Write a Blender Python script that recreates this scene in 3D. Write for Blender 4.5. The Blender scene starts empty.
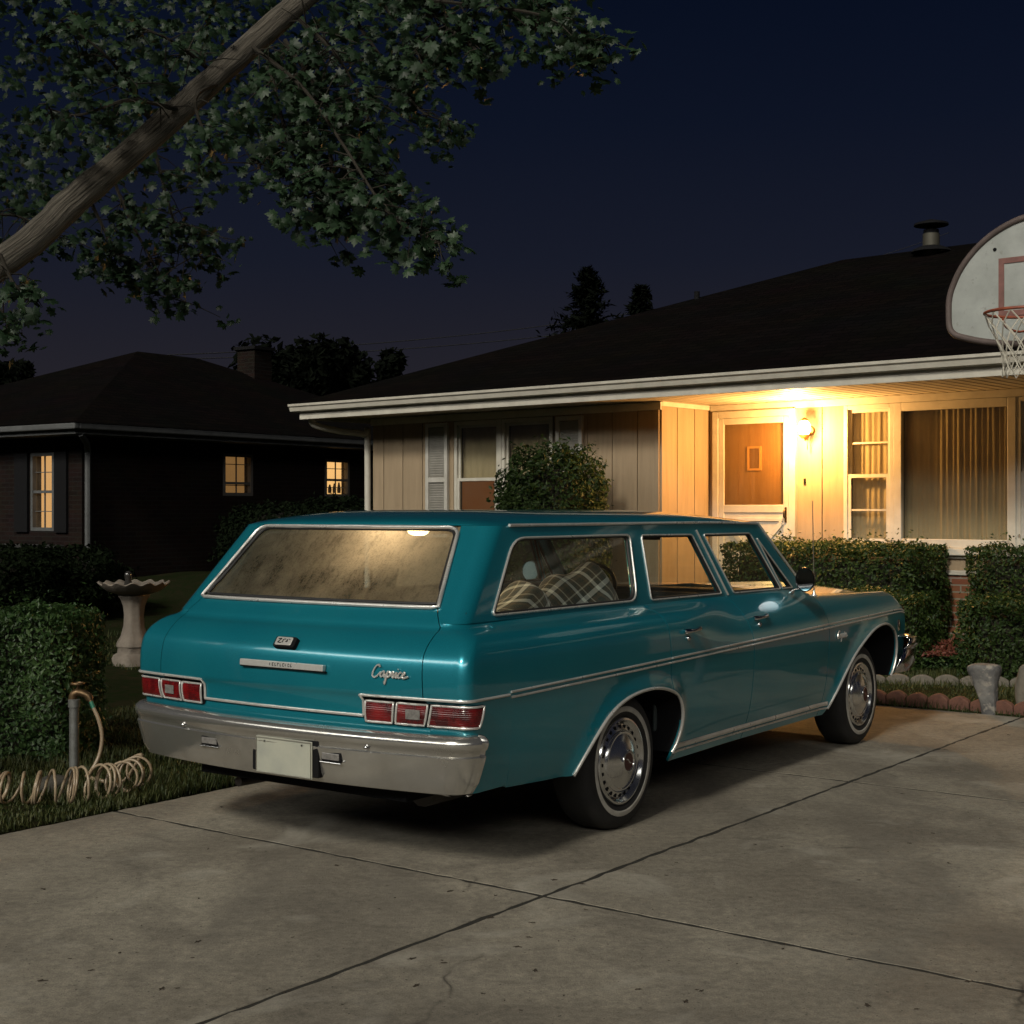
import bpy, bmesh, math, random
import numpy as np
from mathutils import Vector, Matrix, geometry
random.seed(7); rng = np.random.default_rng(7)
R = math.radians; PI = math.pi
scene = bpy.context.scene
COL = scene.collection

# ------------------------------------------------------------------ helpers
def link(o, parent=None):
    COL.objects.link(o)
    if parent is not None: o.parent = parent
    return o

def tag(o, label=None, cat=None, group=None, kind=None):
    if label: o['label'] = label
    if cat: o['category'] = cat
    if group: o['group'] = group
    if kind: o['kind'] = kind
    return o

def empty(name, loc=(0, 0, 0), rz=0.0, **kw):
    o = bpy.data.objects.new(name, None); o.empty_display_size = .1
    o.location = loc; o.rotation_euler = (0, 0, rz); link(o); tag(o, **kw)
    return o

def crv(cv, pts, v):
    """smooth (Hermite) interpolation of tuples over the knots cv"""
    n = len(cv)
    if v <= cv[0]: i = 0; v = max(v, cv[0])
    elif v >= cv[-1]: i = n-2; v = cv[-1]
    else:
        i = 0
        while v > cv[i+1]: i += 1
    h = cv[i+1]-cv[i]; t = (v-cv[i])/h
    out = []
    for k in range(len(pts[0])):
        def slope(j):
            if j == 0: return (pts[1][k]-pts[0][k])/(cv[1]-cv[0])
            if j == n-1: return (pts[-1][k]-pts[-2][k])/(cv[-1]-cv[-2])
            return (pts[j+1][k]-pts[j-1][k])/(cv[j+1]-cv[j-1])
        m0, m1 = slope(i)*h, slope(i+1)*h
        a, b = pts[i][k], pts[i+1][k]
        out.append((2*t**3-3*t*t+1)*a+(t**3-2*t*t+t)*m0+(-2*t**3+3*t*t)*b+(t**3-t*t)*m1)
    return out

def smooth_path(pts, sub=6, closed=False):
    pts = [Vector(p) for p in pts]; n = len(pts); out = []
    rngi = range(n) if closed else range(n-1)
    for i in rngi:
        p0 = pts[(i-1) % n] if closed or i > 0 else pts[i]*2-pts[i+1]
        p1, p2 = pts[i], pts[(i+1) % n]
        p3 = pts[(i+2) % n] if closed or i+2 < n else p2*2-p1
        for k in range(sub):
            t = k/sub
            out.append(.5*((2*p1)+(p2-p0)*t+(2*p0-5*p1+4*p2-p3)*t*t+(3*p1-p0-3*p2+p3)*t**3))
    if not closed: out.append(pts[-1].copy())
    return out

def sstep(a, b, x):
    t = min(1, max(0, (x-a)/(b-a))); return t*t*(3-2*t)

class MB:
    """collects shapes for ONE mesh object"""
    def __init__(s): s.v = []; s.f = []; s.m = []; s.uv = None
    def add(s, vs, fs, mi=0):
        o = len(s.v); s.v += [tuple(p) for p in vs]
        for f in fs: s.f.append(tuple(i+o for i in f)); s.m.append(mi)
        return s
    def box(s, lo, hi, mat=None, mi=0):
        x0, y0, z0 = lo; x1, y1, z1 = hi
        vs = [Vector(p) for p in ((x0,y0,z0),(x1,y0,z0),(x1,y1,z0),(x0,y1,z0),(x0,y0,z1),(x1,y0,z1),(x1,y1,z1),(x0,y1,z1))]
        if mat is not None: vs = [mat @ p for p in vs]
        return s.add(vs, [(3,2,1,0),(4,5,6,7),(0,1,5,4),(1,2,6,5),(2,3,7,6),(3,0,4,7)], mi)
    def tube(s, path, r, n=8, closed=False, mi=0, flat=1.0, cap=True):
        P = [Vector(p) for p in path]; m = len(P)
        rr = r if isinstance(r, (list, tuple)) else [r]*m
        vs = []; prev = None
        for i in range(m):
            a = P[i-1] if (i > 0 or closed) else P[i]
            b = P[(i+1) % m] if (i < m-1 or closed) else P[i]
            t = (b-a)
            t = t.normalized() if t.length > 1e-9 else Vector((0,0,1))
            if prev is None:
                u = t.cross(Vector((0,0,1)))
                if u.length < .05: u = t.cross(Vector((1,0,0)))
                u.normalize()
            else:
                u = prev-t*prev.dot(t)
                u = u.normalized() if u.length > 1e-6 else t.orthogonal().normalized()
            w = t.cross(u); prev = u
            for k in range(n):
                q = 2*PI*k/n
                vs.append(P[i]+u*(rr[i]*math.cos(q)*flat)+w*(rr[i]*math.sin(q)))
        fs = []
        for i in range(m if closed else m-1):
            j = (i+1) % m
            for k in range(n):
                l = (k+1) % n
                fs.append((i*n+k, i*n+l, j*n+l, j*n+k))
        if not closed and cap:
            fs.append(tuple(range(n))[::-1]); fs.append(tuple((m-1)*n+k for k in range(n)))
        return s.add(vs, fs, mi)
    def lathe(s, prof, n=32, M=None, mi=0, mis=None):
        """prof: (r, h) pairs turned about local z"""
        vs = []
        for r, h in prof:
            for k in range(n):
                q = 2*PI*k/n; p = Vector((r*math.cos(q), r*math.sin(q), h))
                vs.append(M @ p if M is not None else p)
        o = len(s.v); s.v += [tuple(p) for p in vs]
        for i in range(len(prof)-1):
            for k in range(n):
                l = (k+1) % n
                s.f.append((o+i*n+k, o+i*n+l, o+(i+1)*n+l, o+(i+1)*n+k)); s.m.append(mis[i] if mis else mi)
        return s
    def prism(s, outline, d0, d1, M=None, mi=0):
        """2D outline (a,b) -> local (a, d, b) extruded along local y"""
        n = len(outline)
        vs = [Vector((a, d0, b)) for a, b in outline]+[Vector((a, d1, b)) for a, b in outline]
        if M is not None: vs = [M @ p for p in vs]
        fs = [tuple(range(n)), tuple(range(2*n-1, n-1, -1))]
        for i in range(n):
            j = (i+1) % n; fs.append((i, i+n, j+n, j))
        return s.add(vs, fs, mi)
    def grid(s, rows, mi=0, closed=False):
        nr, nc = len(rows), len(rows[0])
        vs = [p for r in rows for p in r]; fs = []
        for i in range(nr-1):
            for j in range(nc if closed else nc-1):
                k = (j+1) % nc
                fs.append((i*nc+j, i*nc+k, (i+1)*nc+k, (i+1)*nc+j))
        return s.add(vs, fs, mi)
    def build(s, name, mat, parent=None, smooth=None, bevel=0, bseg=2, recalc=True, subd=0):
        me = bpy.data.meshes.new(name); me.from_pydata(s.v, [], s.f)
        mats = mat if isinstance(mat, (list, tuple)) else [mat]
        for q in mats: me.materials.append(q)
        me.polygons.foreach_set('material_index', s.m)
        if recalc:
            bm = bmesh.new(); bm.from_mesh(me); bmesh.ops.recalc_face_normals(bm, faces=bm.faces); bm.to_mesh(me); bm.free()
        if smooth is not None:
            me.polygons.foreach_set('use_smooth', [True]*len(me.polygons))
            if smooth < 180:
                try: me.set_sharp_from_angle(angle=R(smooth))
                except Exception: pass
        me.update()
        o = link(bpy.data.objects.new(name, me), parent)
        if bevel:
            b = o.modifiers.new('bevel', 'BEVEL'); b.width = bevel; b.segments = bseg; b.limit_method = 'ANGLE'; b.angle_limit = R(35); b.harden_normals = False
        if subd:
            b = o.modifiers.new('sub', 'SUBSURF'); b.levels = subd; b.render_levels = subd
        return o

def np_mesh(name, V, F, mat, parent=None, smooth=False, uv=None, midx=None):
    """V (N,3), F (M,k): fast mesh of equal polygons"""
    me = bpy.data.meshes.new(name)
    V = np.asarray(V, dtype=np.float32); F = np.asarray(F, dtype=np.int32); k = F.shape[1]
    me.vertices.add(len(V)); me.vertices.foreach_set('co', V.ravel())
    me.loops.add(F.size); me.loops.foreach_set('vertex_index', F.ravel())
    me.polygons.add(len(F)); me.polygons.foreach_set('loop_start', np.arange(0, F.size, k, dtype=np.int32))
    me.polygons.foreach_set('use_smooth', np.full(len(F), smooth))
    for q in (mat if isinstance(mat, (list, tuple)) else [mat]): me.materials.append(q)
    if midx is not None: me.polygons.foreach_set('material_index', np.asarray(midx, dtype=np.int32))
    me.update(calc_edges=True); me.validate()
    return link(bpy.data.objects.new(name, me), parent)

def scatter_leaves(P, N, size, tmpl, tf, spread=.6, up=0.0):
    """P points, N preferred normals; tmpl (k,3) leaf in xy-plane, tf faces. returns V, F"""
    n = len(P); nn = N+rng.normal(0, spread, (n, 3)); nn[:, 2] += up
    nn /= np.linalg.norm(nn, axis=1)[:, None]+1e-9
    t = rng.normal(0, 1, (n, 3)); t -= nn*(t*nn).sum(1)[:, None]; t /= np.linalg.norm(t, axis=1)[:, None]+1e-9
    b = np.cross(nn, t)
    sz = (size*rng.uniform(.5, 1.35, n))[:, None, None]
    T = np.asarray(tmpl)[None]
    V = P[:, None, :]+sz*(T[:, :, 0:1]*t[:, None]+T[:, :, 1:2]*b[:, None]+T[:, :, 2:3]*nn[:, None])
    k = len(tmpl); tf = np.asarray(tf)
    F = (np.arange(n)*k)[:, None, None]+tf[None]
    return V.reshape(-1, 3), F.reshape(-1, tf.shape[1])

LEAF = [(0,-.5,0),(.27,-.05,.07),(0,.5,-.02),(-.27,-.05,.07)]; LEAF_F = [(0,1,2),(0,2,3)]
# five-lobed maple leaf, a fan round its centre
_ml = [(0,-.42),(.08,-.22),(.22,-.30),(.34,-.27),(.29,-.13),(.40,-.05),(.52,.03),(.35,.10),(.41,.20),(.40,.31),(.20,.22),(.17,.36),(.09,.42),(0,.60),(-.09,.42),(-.17,.36),(-.20,.22),(-.40,.31),(-.41,.20),(-.35,.10),(-.52,.03),(-.40,-.05),(-.29,-.13),(-.34,-.27),(-.22,-.30),(-.08,-.22)]
MAPLE = [(0,0,.06)]+[(a,b,-.30*(a*a+b*b)) for a, b in _ml]
MAPLE_F = [(0,i+1,(i+1) % len(_ml)+1) for i in range(len(_ml))]

# ------------------------------------------------------------------ materials
def newmat(name):
    m = bpy.data.materials.new(name); m.use_nodes = True
    nt = m.node_tree; nt.nodes.clear()
    out = nt.nodes.new('ShaderNodeOutputMaterial')
    return m, nt, out

def nd(nt, t, **kw):
    n = nt.nodes.new(t)
    for k, v in kw.items():
        if k in n.inputs: n.inputs[k].default_value = v
        else: setattr(n, k, v)
    return n

def rgba(c): return (c[0], c[1], c[2], 1)

def mat(name, c, rough=.6, metal=0., c2=None, scale=4., detail=6., bump=0., bscale=None, stretch=(1,1,1), coat=0., spec=.5,
        ramp=(.35, .65), rvar=0., emit=None, estr=0., c3=None, s3=40., f3=.3, coord='Object', sheen=0.):
    m, nt, out = newmat(name); L = nt.links.new
    b = nd(nt, 'ShaderNodeBsdfPrincipled'); L(b.outputs[0], out.inputs[0])
    b.inputs['Base Color'].default_value = rgba(c); b.inputs['Roughness'].default_value = rough
    b.inputs['Metallic'].default_value = metal; b.inputs['Specular IOR Level'].default_value = spec
    if coat: b.inputs['Coat Weight'].default_value = coat; b.inputs['Coat Roughness'].default_value = .05
    if sheen: b.inputs['Sheen Weight'].default_value = sheen
    if emit: b.inputs['Emission Color'].default_value = rgba(emit); b.inputs['Emission Strength'].default_value = estr
    if c2 is None and not bump: return m
    tc = nd(nt, 'ShaderNodeTexCoord'); mp = nd(nt, 'ShaderNodeMapping'); mp.inputs['Scale'].default_value = stretch
    L(tc.outputs[coord], mp.inputs[0])
    nz = nd(nt, 'ShaderNodeTexNoise', Scale=scale, Detail=detail, Roughness=.6); L(mp.outputs[0], nz.inputs['Vector'])
    if c2 is not None:
        rp = nd(nt, 'ShaderNodeValToRGB'); e = rp.color_ramp.elements
        e[0].position, e[1].position = ramp; e[0].color, e[1].color = rgba(c), rgba(c2)
        L(nz.outputs['Fac'], rp.inputs[0]); col = rp.outputs[0]
        if c3 is not None:
            n3 = nd(nt, 'ShaderNodeTexNoise', Scale=s3, Detail=3.); L(mp.outputs[0], n3.inputs['Vector'])
            r3 = nd(nt, 'ShaderNodeValToRGB'); r3.color_ramp.elements[0].position = 1-f3-.06; r3.color_ramp.elements[1].position = 1-f3+.04
            L(n3.outputs['Fac'], r3.inputs[0])
            mx = nd(nt, 'ShaderNodeMix', data_type='RGBA'); L(r3.outputs[0], mx.inputs[0]); L(col, mx.inputs[6]); mx.inputs[7].default_value = rgba(c3)
            col = mx.outputs[2]
        L(col, b.inputs['Base Color'])
    if rvar:
        mr = nd(nt, 'ShaderNodeMapRange'); mr.inputs[3].default_value = rough-rvar; mr.inputs[4].default_value = rough+rvar
        mr.inputs[1].default_value = .3; mr.inputs[2].default_value = .7
        L(nz.outputs['Fac'], mr.inputs[0]); L(mr.outputs[0], b.inputs['Roughness'])
    if bump:
        n2 = nd(nt, 'ShaderNodeTexNoise', Scale=bscale or scale*6, Detail=5.); L(mp.outputs[0], n2.inputs['Vector'])
        bp = nd(nt, 'ShaderNodeBump', Strength=bump, Distance=.01); L(n2.outputs['Fac'], bp.inputs['Height']); L(bp.outputs[0], b.inputs['Normal'])
    return m

def leaf_mat(name, c, c2, rough=.5, trans=.25, scale=1.5, spec=.4):
    m, nt, out = newmat(name); L = nt.links.new
    g = nd(nt, 'ShaderNodeNewGeometry'); tc = nd(nt, 'ShaderNodeTexCoord')
    nz = nd(nt, 'ShaderNodeTexNoise', Scale=scale, Detail=3.); L(tc.outputs['Object'], nz.inputs['Vector'])
    ad = nd(nt, 'ShaderNodeMath', operation='ADD'); L(g.outputs['Random Per Island'], ad.inputs[0]); L(nz.outputs['Fac'], ad.inputs[1])
    ml = nd(nt, 'ShaderNodeMath', operation='MULTIPLY'); L(ad.outputs[0], ml.inputs[0]); ml.inputs[1].default_value = .5
    rp = nd(nt, 'ShaderNodeValToRGB'); e = rp.color_ramp.elements; e[0].position, e[1].position = .2, .8
    e[0].color, e[1].color = rgba(c), rgba(c2); L(ml.outputs[0], rp.inputs[0])
    b = nd(nt, 'ShaderNodeBsdfPrincipled', Roughness=rough); L(rp.outputs[0], b.inputs['Base Color']); b.inputs['Specular IOR Level'].default_value = spec
    t = nd(nt, 'ShaderNodeBsdfTranslucent'); L(rp.outputs[0], t.inputs[0])
    mx = nd(nt, 'ShaderNodeMixShader'); mx.inputs[0].default_value = trans
    L(b.outputs[0], mx.inputs[1]); L(t.outputs[0], mx.inputs[2]); L(mx.outputs[0], out.inputs[0])
    return m

def brick_mat(name, c, c2, mortar, bw=.2, bh=.067, ms=.008, bump=.4, rough=.9, dirt=.5, xy=True):
    m, nt, out = newmat(name); L = nt.links.new
    tc = nd(nt, 'ShaderNodeTexCoord'); sp = nd(nt, 'ShaderNodeSeparateXYZ'); L(tc.outputs['Object'], sp.inputs[0])
    ad = nd(nt, 'ShaderNodeMath', operation='ADD'); L(sp.outputs[0], ad.inputs[0]); L(sp.outputs[1], ad.inputs[1])
    cb = nd(nt, 'ShaderNodeCombineXYZ'); L(ad.outputs[0], cb.inputs[0]); L(sp.outputs[2], cb.inputs[1])
    bt = nd(nt, 'ShaderNodeTexBrick', Scale=1.); L(cb.outputs[0], bt.inputs['Vector'])
    bt.inputs['Color1'].default_value = rgba(c); bt.inputs['Color2'].default_value = rgba(c2); bt.inputs['Mortar'].default_value = rgba(mortar)
    bt.inputs['Brick Width'].default_value = bw; bt.inputs['Row Height'].default_value = bh; bt.inputs['Mortar Size'].default_value = ms
    nz = nd(nt, 'ShaderNodeTexNoise', Scale=3., Detail=6.); L(tc.outputs['Object'], nz.inputs['Vector'])
    mx = nd(nt, 'ShaderNodeMix', data_type='RGBA', blend_type='MULTIPLY'); mx.inputs[0].default_value = dirt
    L(bt.outputs['Color'], mx.inputs[6]); L(nz.outputs['Color'], mx.inputs[7])
    b = nd(nt, 'ShaderNodeBsdfPrincipled', Roughness=rough); L(mx.outputs[2], b.inputs['Base Color']); b.inputs['Specular IOR Level'].default_value = .12
    bp = nd(nt, 'ShaderNodeBump', Strength=bump, Distance=.01, invert=True); L(bt.outputs['Fac'], bp.inputs['Height']); L(bp.outputs[0], b.inputs['Normal'])
    L(b.outputs[0], out.inputs[0])
    return m

def schlick(nt, f0=.045):
    lw = nd(nt, 'ShaderNodeLayerWeight', Blend=.5); pw = nd(nt, 'ShaderNodeMath', operation='POWER'); nt.links.new(lw.outputs['Facing'], pw.inputs[0]); pw.inputs[1].default_value = 5
    ma = nd(nt, 'ShaderNodeMath', operation='MULTIPLY_ADD'); nt.links.new(pw.outputs[0], ma.inputs[0]); ma.inputs[1].default_value = 1-f0; ma.inputs[2].default_value = f0
    return ma.outputs[0]

def glass_mat(name, tint=(.9,.95,.93), haze=.08, hcol=(.5,.5,.45), hscale=3., rough=.02, hvar=.5):
    """window pane: see-through, mirror-like at grazing angles, a film of dust or mist"""
    m, nt, out = newmat(name); L = nt.links.new
    tr = nd(nt, 'ShaderNodeBsdfTransparent'); tr.inputs[0].default_value = rgba(tint)
    gl = nd(nt, 'ShaderNodeBsdfGlossy', Roughness=rough); gl.inputs[0].default_value = (1,1,1,1)
    fr = schlick(nt)
    m1 = nd(nt, 'ShaderNodeMixShader'); L(fr, m1.inputs[0]); L(tr.outputs[0], m1.inputs[1]); L(gl.outputs[0], m1.inputs[2])
    df = nd(nt, 'ShaderNodeBsdfDiffuse'); df.inputs[0].default_value = rgba(hcol)
    tl = nd(nt, 'ShaderNodeBsdfTranslucent'); tl.inputs[0].default_value = rgba(hcol)
    m0 = nd(nt, 'ShaderNodeMixShader'); m0.inputs[0].default_value = .5; L(df.outputs[0], m0.inputs[1]); L(tl.outputs[0], m0.inputs[2])
    tc = nd(nt, 'ShaderNodeTexCoord'); nz = nd(nt, 'ShaderNodeTexNoise', Scale=hscale, Detail=5., Roughness=.65); L(tc.outputs['Object'], nz.inputs['Vector'])
    mr = nd(nt, 'ShaderNodeMapRange'); mr.inputs[1].default_value = .3; mr.inputs[2].default_value = .7
    mr.inputs[3].default_value = haze*(1-hvar); mr.inputs[4].default_value = haze*(1+hvar); L(nz.outputs['Fac'], mr.inputs[0])
    m2 = nd(nt, 'ShaderNodeMixShader'); L(mr.outputs[0], m2.inputs[0]); L(m1.outputs[0], m2.inputs[1]); L(m0.outputs[0], m2.inputs[2])
    L(m2.outputs[0], out.inputs[0])
    return m

def emit_mat(name, c, s):
    m, nt, out = newmat(name); e = nd(nt, 'ShaderNodeEmission', Strength=s); e.inputs[0].default_value = rgba(c)
    nt.links.new(e.outputs[0], out.inputs[0]); return m

CHROME = mat('chrome', (.62,.62,.63), .16, 1., c2=(.50,.50,.50), scale=9, rvar=.07)
CHROME_WORN = mat('worn_chrome', (.66,.65,.62), .20, .88, c2=(.50,.48,.44), scale=5, rvar=.10, ramp=(.4,.75), bump=.03, bscale=60)
SATIN = mat('satin_brightwork', (.74,.73,.70), .32, .6, c2=(.60,.59,.56), scale=12, rvar=.08)
HUBM = mat('wheel_cover_metal', (.72,.72,.71), .17, .92, c2=(.58,.58,.57), scale=12, rvar=.06)
DARKRUB = mat('dark_rubber', (.012,.012,.013), .6)
BLACK = mat('black_paint', (.006,.006,.007), .85, spec=.15)
WHITE = mat('white_trim_paint', (.54,.51,.44), .55, c2=(.45,.42,.36), scale=6, bump=.08, bscale=30)
# ------------------------------------------------------------------ frame of the drive: s runs along the joints, l to the left
SA = R(36.7)
def dw(s, l, z=0.0): return Vector((math.sin(SA)*s-math.cos(SA)*l, math.cos(SA)*s+math.sin(SA)*l, z))
def wd(x, y): return (math.sin(SA)*x+math.cos(SA)*y, -math.cos(SA)*x+math.sin(SA)*y)
DL, DS = 5.97, 10.72
def gz(s, l):
    a = s-DS; b = l-DL
    z = .022*sstep(0, .12, max(a, b))+.25*sstep(.2, 4.2, a)+.30*sstep(3, 12, b)
    return z
def gzw(x, y):
    s, l = wd(x, y); return gz(s, l)

# ------------------------------------------------------------------ camera, world, moonlight
cam = bpy.data.cameras.new('camera'); cam.lens = 50.3; cam.sensor_width = 36; cam.clip_start = .05; cam.clip_end = 2000
co = link(bpy.data.objects.new('camera', cam)); co.location = (0, 0, 1.53); co.rotation_euler = (R(90)-2/1431, 0, 0)
scene.camera = co

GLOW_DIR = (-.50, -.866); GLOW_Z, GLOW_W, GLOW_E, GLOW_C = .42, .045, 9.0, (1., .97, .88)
w = bpy.data.worlds.new('World'); scene.world = w; w.use_nodes = True
nt = w.node_tree; nt.nodes.clear(); L = nt.links.new
tc = nd(nt, 'ShaderNodeTexCoord'); sp = nd(nt, 'ShaderNodeSeparateXYZ'); L(tc.outputs['Generated'], sp.inputs[0])
rp = nd(nt, 'ShaderNodeValToRGB'); cr = rp.color_ramp
stops = [(0.0, (.022,.0175,.0185)), (.09, (.0165,.0155,.0220)), (.17, (.0085,.0105,.0205)), (.26, (.0042,.0068,.0170)), (.36, (.0019,.0042,.0132)), (.7, (.0016,.003,.0090)), (1.0, (.0012,.0022,.007))]
while len(cr.elements) < len(stops): cr.elements.new(.5)
for e, (p, c) in zip(cr.elements, stops): e.position = p; e.color = rgba(c)
L(sp.outputs[2], rp.inputs[0])
# added glow, a wide low band behind the camera, standing in for unseen light
def wm(op, a, b_=0., c_=0., clamp=False):
    n = nd(nt, 'ShaderNodeMath', operation=op); n.use_clamp = clamp
    for k, q in enumerate((a, b_, c_)):
        if isinstance(q, (int, float)): n.inputs[k].default_value = q
        else: L(q, n.inputs[k])
    return n.outputs[0]
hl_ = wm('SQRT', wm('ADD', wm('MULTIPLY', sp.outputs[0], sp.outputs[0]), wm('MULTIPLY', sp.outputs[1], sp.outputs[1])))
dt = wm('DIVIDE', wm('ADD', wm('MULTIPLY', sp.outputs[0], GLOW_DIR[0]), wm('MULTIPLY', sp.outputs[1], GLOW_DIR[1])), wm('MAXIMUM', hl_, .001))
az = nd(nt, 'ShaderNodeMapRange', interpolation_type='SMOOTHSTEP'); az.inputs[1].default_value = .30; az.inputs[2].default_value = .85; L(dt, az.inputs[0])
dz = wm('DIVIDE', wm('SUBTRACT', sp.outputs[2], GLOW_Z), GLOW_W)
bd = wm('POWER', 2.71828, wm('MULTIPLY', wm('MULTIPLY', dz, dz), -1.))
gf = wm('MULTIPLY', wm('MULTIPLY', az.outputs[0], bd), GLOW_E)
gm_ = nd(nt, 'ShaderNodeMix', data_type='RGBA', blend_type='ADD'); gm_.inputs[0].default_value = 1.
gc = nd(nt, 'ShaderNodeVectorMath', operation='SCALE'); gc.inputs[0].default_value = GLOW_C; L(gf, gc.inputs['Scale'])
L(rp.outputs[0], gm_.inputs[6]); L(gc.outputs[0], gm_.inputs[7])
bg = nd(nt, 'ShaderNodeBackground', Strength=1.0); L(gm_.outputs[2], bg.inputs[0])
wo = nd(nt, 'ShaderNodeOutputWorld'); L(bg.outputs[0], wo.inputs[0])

SUN_DIR = Vector((-.36, -.70, .57)).normalized()     # towards the light
sun = bpy.data.lights.new('night_light', 'SUN'); sun.energy = 1.95; sun.angle = R(9); sun.color = (1.0, .945, .81)
so = link(bpy.data.objects.new('night_light', sun)); so.rotation_euler = SUN_DIR.to_track_quat('Z', 'Y').to_euler()

vs = scene.view_settings; vs.view_transform = 'Standard'; vs.look = 'None'; vs.exposure = 0; vs.gamma = 1; vs.use_curve_mapping = False
cy = scene.cycles; cy.max_bounces = 10; cy.diffuse_bounces = 3; cy.glossy_bounces = 4; cy.transparent_max_bounces = 24; cy.transmission_bounces = 8
cy.sample_clamp_indirect = 3.0; cy.caustics_reflective = False; cy.caustics_refractive = False; cy.use_denoising = True

def lamp(name, loc, energy, color, radius=.05, parent=None):
    d = bpy.data.lights.new(name, 'POINT'); d.energy = energy; d.color = color; d.shadow_soft_size = radius
    o = link(bpy.data.objects.new(name, d), parent); o.location = loc; return o

# ------------------------------------------------------------------ ground
def axis(core, lo, hi, far):
    a = list(np.arange(lo, hi+1e-6, .25))+core
    st = .3; x = hi
    while x < far: st *= 1.35; x += st; a.append(x)
    st = .3; x = lo
    while x > -far: st *= 1.35; x -= st; a.append(x)
    a = sorted(set(round(q, 4) for q in a)); out = [a[0]]
    for q in a[1:]:
        if q-out[-1] > .012: out.append(q)
    return out
ss = axis([DS, DS+.03, DS+.06, DS+.12], -2, 20, 350); ls = axis([DL, DL+.03, DL+.06, DL+.12], -6, 20, 350)
rows = []
for s in ss:
    r = []
    for l in ls:
        inside = (s < DS+.001 and l < DL+.001)
        z = -.05 if inside else gz(s, l)+.018*math.sin(s*3.1+l*1.7)*math.sin(l*2.3-s)*sstep(.1, .8, max(s-DS, l-DL))
        p = dw(s, l, z); r.append((p.x, p.y, p.z))
    rows.append(r)
SOIL = mat('lawn_soil', (.012,.016,.006), .95, c2=(.024,.021,.011), scale=2.5, bump=.6, bscale=40, spec=.03, c3=(.010,.018,.005), s3=14, f3=.45)
tag(MB().grid(rows).build('ground', SOIL, smooth=180), kind='structure')

# concrete: broad stains, fine grain, pits
m, nt, out = newmat('driveway_concrete'); L = nt.links.new
tc = nd(nt, 'ShaderNodeTexCoord')
def noise(scale, detail=6., rough=.6, dist=0.):
    n = nd(nt, 'ShaderNodeTexNoise', Scale=scale, Detail=detail, Roughness=rough, Distortion=dist); L(tc.outputs['Object'], n.inputs['Vector']); return n.outputs['Fac']
def ramp(f, p0, c0, p1, c1):
    r = nd(nt, 'ShaderNodeValToRGB'); e = r.color_ramp.elements; e[0].position, e[1].position = p0, p1; e[0].color, e[1].color = rgba(c0), rgba(c1); L(f, r.inputs[0]); return r.outputs[0]
def mixc(f, a, b, bt='MIX'):
    x = nd(nt, 'ShaderNodeMix', data_type='RGBA', blend_type=bt)
    for s_, q in ((0, f), (6, a), (7, b)):
        if isinstance(q, (int, float)): x.inputs[s_].default_value = q
        elif isinstance(q, tuple): x.inputs[s_].default_value = rgba(q)
        else: L(q, x.inputs[s_])
    return x.outputs[2]
base = ramp(noise(.55, 8, .65, .6), .32, (.150,.132,.108), .70, (.360,.330,.272))
base = mixc(ramp(noise(2.2, 6, .7, .8), .48, (0,0,0), .74, (1,1,1)), base, (.145,.130,.110))
base = mixc(.75, base, ramp(noise(26, 8, .8), .30, (.42,.42,.42), .72, (1.45,1.42,1.35)), 'MULTIPLY')
base = mixc(.7, base, ramp(noise(150, 4, .8), .30, (.45,.45,.45), .70, (1.4,1.4,1.4)), 'MULTIPLY')
base = mixc(ramp(noise(60, 2, .5), .685, (0,0,0), .72, (1,1,1)), base, (.05,.045,.04))
oil = nd(nt, 'ShaderNodeTexNoise', Scale=.9, Detail=3.); mpo = nd(nt, 'ShaderNodeMapping'); mpo.inputs['Location'].default_value = (3.3, 1.2, 0); L(tc.outputs['Object'], mpo.inputs[0]); L(mpo.outputs[0], oil.inputs['Vector'])
base = mixc(ramp(oil.outputs['Fac'], .58, (0,0,0), .75, (.75,.75,.75)), base, (.13,.118,.10))
mpt = nd(nt, 'ShaderNodeMapping'); mpt.inputs['Rotation'].default_value = (0, 0, R(36.7)); mpt.inputs['Scale'].default_value = (1.5, .22, 1); L(tc.outputs['Object'], mpt.inputs[0])
trk = nd(nt, 'ShaderNodeTexNoise', Scale=1.2, Detail=5.); L(mpt.outputs[0], trk.inputs['Vector'])
base = mixc(ramp(trk.outputs['Fac'], .52, (0,0,0), .74, (.6,.6,.6)), base, (.12,.108,.092))
base = mixc(ramp(noise(1.4, 5, .6, 1.), .56, (0,0,0), .70, (.55,.55,.55)), base, (.40,.375,.32))
wv_ = nd(nt, 'ShaderNodeTexNoise', Scale=1.7, Detail=4.); L(tc.outputs['Object'], wv_.inputs['Vector'])
va = nd(nt, 'ShaderNodeMix', data_type='VECTOR'); va.inputs[0].default_value = .35; L(tc.outputs['Object'], va.inputs[4]); L(wv_.outputs['Color'], va.inputs[5])
vor = nd(nt, 'ShaderNodeTexVoronoi', feature='DISTANCE_TO_EDGE', Scale=.62); L(va.outputs[1], vor.inputs['Vector'])
crk = mixc(1., ramp(vor.outputs['Distance'], .0018, (1,1,1), .0050, (0,0,0)), ramp(noise(.8, 2), .54, (0,0,0), .60, (1,1,1)), 'MULTIPLY')
base = mixc(crk, base, (.055,.048,.04))
b = nd(nt, 'ShaderNodeBsdfPrincipled', Roughness=.82); L(base, b.inputs['Base Color']); b.inputs['Specular IOR Level'].default_value = .35
bp = nd(nt, 'ShaderNodeBump', Strength=.55, Distance=.004); L(noise(120, 6, .75), bp.inputs['Height'])
bp2 = nd(nt, 'ShaderNodeBump', Strength=.4, Distance=.012); L(noise(9, 5, .6), bp2.inputs['Height']); L(bp.outputs[0], bp2.inputs['Normal']); L(bp2.outputs[0], b.inputs['Normal'])
L(b.outputs[0], out.inputs[0]); CONC = m

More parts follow.
